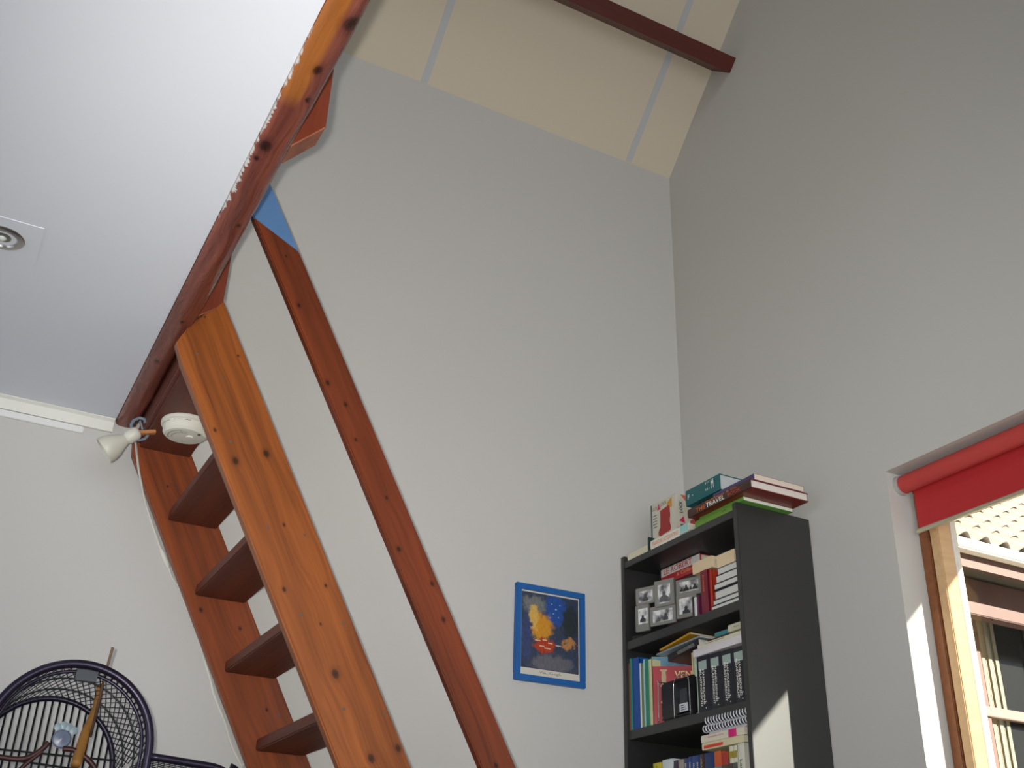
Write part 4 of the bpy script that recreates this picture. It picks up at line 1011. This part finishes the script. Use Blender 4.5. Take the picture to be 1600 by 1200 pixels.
# vault mesh: crossing wires wound over the half cylinder
bm = bmesh.new(); NA = 34; arcL = PI
for d in (1, -1):
    for k in range(-14, NA+14):
        pts_ = []
        for j in range(25):
            v_ = j/24; a = (k + d*v_*6)/NA*PI
            if -0.02 <= a <= PI+.02: pts_.append(L((CX + (CR-.003)*math.cos(a), CYa + (CYb-CYa)*v_, CZ + (CR-.003)*math.sin(a))))
        if len(pts_) > 1: add_tube(bm, pts_, .0012, 4)
mm = mesh_obj('vault_mesh', bm, IRON2, cage); mm['kind'] = 'stuff'
for v_ in (.33, .66):
    bm = bmesh.new(); add_tube(bm, full(CYa+(CYb-CYa)*v_, CR-.005), .002, 6); mesh_obj('vault_hoop', bm, IRON2, cage, smooth=True)
bm = bmesh.new(); add_prism(bm, [(CX-.012-co.x, CZ+CR-.006), (CX+.028-co.x, CZ+CR-.006), (CX+.028-co.x, CZ+CR-.030), (CX-.012-co.x, CZ+CR-.030)], 'y', CYa-co.y+.004, CYa-co.y+.02); mesh_obj('latch_plate', bm, flat((28, 34, 44), .4), cage)
# bars: rear and sides
def vbar(x, y, ztop, t_=.0023, nm='bar'):
    bm = bmesh.new(); add_tube(bm, [L((x, y, BASEZ)), L((x, y, ztop))], t_, 6); return mesh_obj(nm, bm, IRON2, cage, smooth=True)
nb_ = 19
for k in range(nb_+1):
    x = CX - CR + 2*CR*(k+.5)/(nb_+1); vbar(x, CYb, CZ + math.sqrt(max(0, (CR-.004)**2-(x-CX)**2)))
for s in (1, -1):
    for k in range(12): vbar(CX+s*(CR+.173), CYa+(CYb-CYa)*(k+.5)/12, CZ-.045)
    for k in range(9): vbar(CX+s*(CR+.015+.150*k/8), CYb, CZ-.025)
bm = bmesh.new(); add_tube(bm, [L((CX-CR-.17, CYb-.006, H+.352)), L((CX+CR, CYb-.006, H+.352))], .0022, 8); mesh_obj('cross_wire', bm, IRON2, cage)
bm = bmesh.new(); add_tube(bm, [L((CX-CR, CYb-.14, H+.320)), L((CX+CR, CYb-.14, H+.305))], .0022, 8); mesh_obj('cross_wire', bm, IRON2, cage)
# scrolls on the front door
RUST = flat((62, 34, 32), .45, .3, var=.2)
for s in (1, -1):
    a = [atY(x, y, CYa+.14) for x, y in (((76, 1160), (60, 1175), (35, 1186), (0, 1183), (-20, 1180)) if s < 0 else ((98, 1170), (115, 1172), (132, 1182), (148, 1200), (156, 1225)))]
    bm = bmesh.new(); add_tube(bm, [p_-co for p_ in smooth_path(a, 6)], .0055, 8); mesh_obj('scroll', bm, RUST, cage, smooth=True)
a = [atY(x, y, CYa+.14) for x, y in ((66, 1174), (50, 1186), (34, 1200), (25, 1215))]
bm = bmesh.new(); add_tube(bm, [p_-co for p_ in smooth_path(a, 6)], .0045, 8); mesh_obj('scroll', bm, RUST, cage, smooth=True)
# tray, base and legs under the frame of view
x0c, x1c = CX-CR-.18, CX+CR+.18
box('base_tray', x0c-co.x, x1c-co.x, CYa-.012-co.y, CYb+.012-co.y, BASEZ-.06, BASEZ, flat((40, 36, 48), .4, .4), cage, bev=.006)
for xx in (x0c+.02, x1c-.02):
    for yy in (CYa+.005, CYb-.005):
        bm = bmesh.new(); add_tube(bm, [L((xx, yy, 0.0)), L((xx, yy, BASEZ-.058))], .010, 10); mesh_obj('leg', bm, IRON, cage, smooth=True)
# natural wood perch poking through the vault
YP = CYa+.17
perch = [atY(118, 1196, YP-.05), atY(132, 1150, YP), atY(148, 1112, YP+.04), atY(158, 1072, YP+.08)]
bm = bmesh.new(); add_tube(bm, smooth_path(perch, 6), [.010]*7+[.009]*6+[.0075]*6, 10)
for v in bm.verts: v.co += Vector((noise.noise(v.co*40), noise.noise(v.co*40+Vector((5, 0, 0))), 0))*.002
o = mesh_obj('wooden_perch', bm, flat((150, 104, 44), .7, var=.35, scale=40, bump=.4), None, smooth=True)
tag(o, 'thick mottled natural branch perch slanting inside the bird cage', 'perch')
bm = bmesh.new(); add_tube(bm, [atY(132, 1150, YP-.02)+Vector((0.012, 0, 0)), atY(164, 1055, CYa+.06), atY(176, 1012, CYa+.02)], .0028, 8)
o = mesh_obj('thin_stick', bm, flat((104, 80, 66), .7, var=.2), None, smooth=True); tag(o, 'thin brown stick poking up out of the bird cage mesh', 'stick')
# plastic dish with a frosted clip hanging on the rear bars
q = atY(96, 1155, CYb-.02)
root = thing('feeder_disc', 'round translucent blue-grey plastic disc with a scalloped clip hanging in the bird cage', 'feeder', q)
PLS = flat((112, 122, 144), .3, var=.05); PLW = flat((150, 170, 180), .35, var=.05)
bm = bmesh.new(); add_lathe(bm, [(0, 0), (.019, 0), (.020, .003), (.017, .006), (.004, .007), (0, .009)], 28, Matrix.Rotation(PI/2, 4, 'X')); o = mesh_obj('disc', bm, PLS, root); auto_smooth(o, 40)
for k in range(4):
    bm = bmesh.new(); add_lathe(bm, [(0, 0), (.0085, 0), (.009, .002), (0, .005)], 16, Matrix.Translation((-.012+.011*k, 0, .024+.005*math.sin(k*1.3))) @ Matrix.Rotation(PI/2, 4, 'X')); o = mesh_obj('scallop', bm, PLW, root); auto_smooth(o, 40)

# ---------------------------------------------------------------- outside: eaves over the window and the outbuilding across the yard
root = box('house_eave_board', 2.72, 2.78, -2.5, 2.95, H+1.320, H+1.46, flat((206, 200, 190), .6), None); tag(root, 'pale eaves board running outside just above the window', 'eaves')
structure(box('yard', XO, 14.0, -8.0, 12.0, -0.10, -0.02, flat((150, 140, 122), .9, var=.15, scale=3)))
YO = 4.57
ob = thing('outbuilding', 'tiled outbuilding with brown timbers across the yard, seen through the window', 'building', (7.2, YO+1.2, 0))
oo = Vector(ob.location)
def bb(name, x0, x1, y0, y1, z0, z1, mat, bev=0.0, parent=ob): return box(name, x0-oo.x, x1-oo.x, y0-oo.y, y1-oo.y, z0, z1, mat, parent, bev)
BRN = flat((126, 74, 58), .6, var=.12, scale=6); DBR = flat((78, 50, 42), .6, var=.15, scale=6)
EX0, EX1, EZ = 5.45, 9.6, H+2.40
Yw = YO + .62
def zy(px, py, Y): return atY(px, py, Y).z
LITBRN = flat((74, 44, 36), .6, var=.15, scale=6)
bb('wall', EX0+.1, EX1, Yw+.30, Yw+.38, 0, EZ+.05, flat((54, 50, 46), .8, var=.2, scale=3))
bb('fascia', EX0, EX1, YO+.02, YO+.05, EZ-.12, EZ-.01, DBR); bb('gutter', EX0, EX1, YO-.07, YO+.02, EZ-.035, EZ+.04, flat((226, 222, 216), .4), .012)
bb('soffit', EX0, EX1, YO+.05, Yw+.3, EZ-.05, EZ-.03, flat((74, 68, 58), .7, var=.2, scale=4))
bb('beam', EX0, EX1, YO+.28, YO+.38, zy(1556, 967, YO+.28), zy(1556, 913, YO+.28), LITBRN, .006)
zt2 = zy(1556, 985, Yw)
bb('rail', EX0, EX1, Yw-.05, Yw, zy(1580, 1128, Yw), zy(1580, 1113, Yw), flat((110, 84, 74), .5), .004)
xc0 = atY(1536, 1030, Yw).x; xc1 = atY(1567, 1030, Yw).x
for k in range(3): bb('curtain_fold', xc0+(xc1-xc0)*k/3, xc0+(xc1-xc0)*(k+.9)/3, Yw+.02, Yw+.06, .3, EZ-.09, flat((112, 106, 90), .8, var=.06), .014)
bb('door_post', xc0-.16, xc0-.05, Yw-.03, Yw+.08, 0, EZ-.06, LITBRN, .004); bb('door_post', 8.2, 8.3, Yw-.03, Yw+.08, 0, EZ-.06, LITBRN, .004)
bb('dark_door_glass', xc1+.01, 8.2, Yw+.04, Yw+.05, .3, EZ-.09, flat((26, 26, 25), .15, var=.05, spec=.5))
bb('plinth_wall', EX0, EX1, Yw+.02, Yw+.20, 0, .3, BRN)
bb('sash_bar', xc1+.30, xc1+.34, Yw, Yw+.03, .3, EZ-.09, flat((60, 40, 34), .5), .003)
# roof deck and pantiles
RA = math.radians(42); up = Vector((0, math.cos(RA), math.sin(RA))); nr = Vector((0, -math.sin(RA), math.cos(RA)))
bm = bmesh.new(); a = Vector((EX0, YO-.02, EZ+.03)); vs = []
for x in (EX0, EX1):
    for t in (0, 3.0): vs.append(bm.verts.new(Vector((x, a.y, a.z)) + up*t - nr*.03 - oo))
bm.faces.new((vs[0], vs[1], vs[3], vs[2])); bmesh.ops.solidify(bm, geom=bm.faces[:], thickness=-.03)
mesh_obj('roof_deck', bm, flat((90, 80, 72), .8), ob)
TW, TL = .185, .26
prof = [(TW*k/10, .028*math.cos(2*PI*(k/10)*1.0)*(1 if True else 0)) for k in range(11)]
bm = bmesh.new()
for zz in (0,):
    f0 = [bm.verts.new((x, 0, z)) for x, z in prof]; f1 = [bm.verts.new((x, TL*1.12, z)) for x, z in prof]
    g0 = [bm.verts.new((x, 0, z-.014)) for x, z in prof]; g1 = [bm.verts.new((x, TL*1.12, z-.014)) for x, z in prof]
    for i in range(10):
        bm.faces.new((f0[i], f0[i+1], f1[i+1], f1[i])); bm.faces.new((g0[i], g1[i], g1[i+1], g0[i+1])); bm.faces.new((f0[i], g0[i], g0[i+1], f0[i+1]))
TILE = flat((132, 122, 112), .85, var=.22, scale=9, bump=.3)
tm = Matrix.Identity(4)
base = mesh_obj('roof_tile', bm, TILE, ob)
for p_ in base.data.polygons: p_.use_smooth = True
first = True
for r_ in range(9):
    for c_ in range(18):
        o = base if first else base.copy()
        if not first: COL.objects.link(o)
        first = False
        org = Vector((EX0 + c_*TW, YO-.06, EZ+.055)) + up*(r_*TL) - oo + nr*(.01)
        t_ = (up - nr*.085).normalized(); nz_ = Vector((1, 0, 0)).cross(t_)
        m = Matrix.Identity(4)
        for i in range(3): m[i][0] = (1, 0, 0)[i]; m[i][1] = t_[i]; m[i][2] = nz_[i]; m[i][3] = org[i]
        o.parent = ob; o.matrix_basis = m @ Matrix.Rotation(random.uniform(-.01, .01), 4, 'Z')
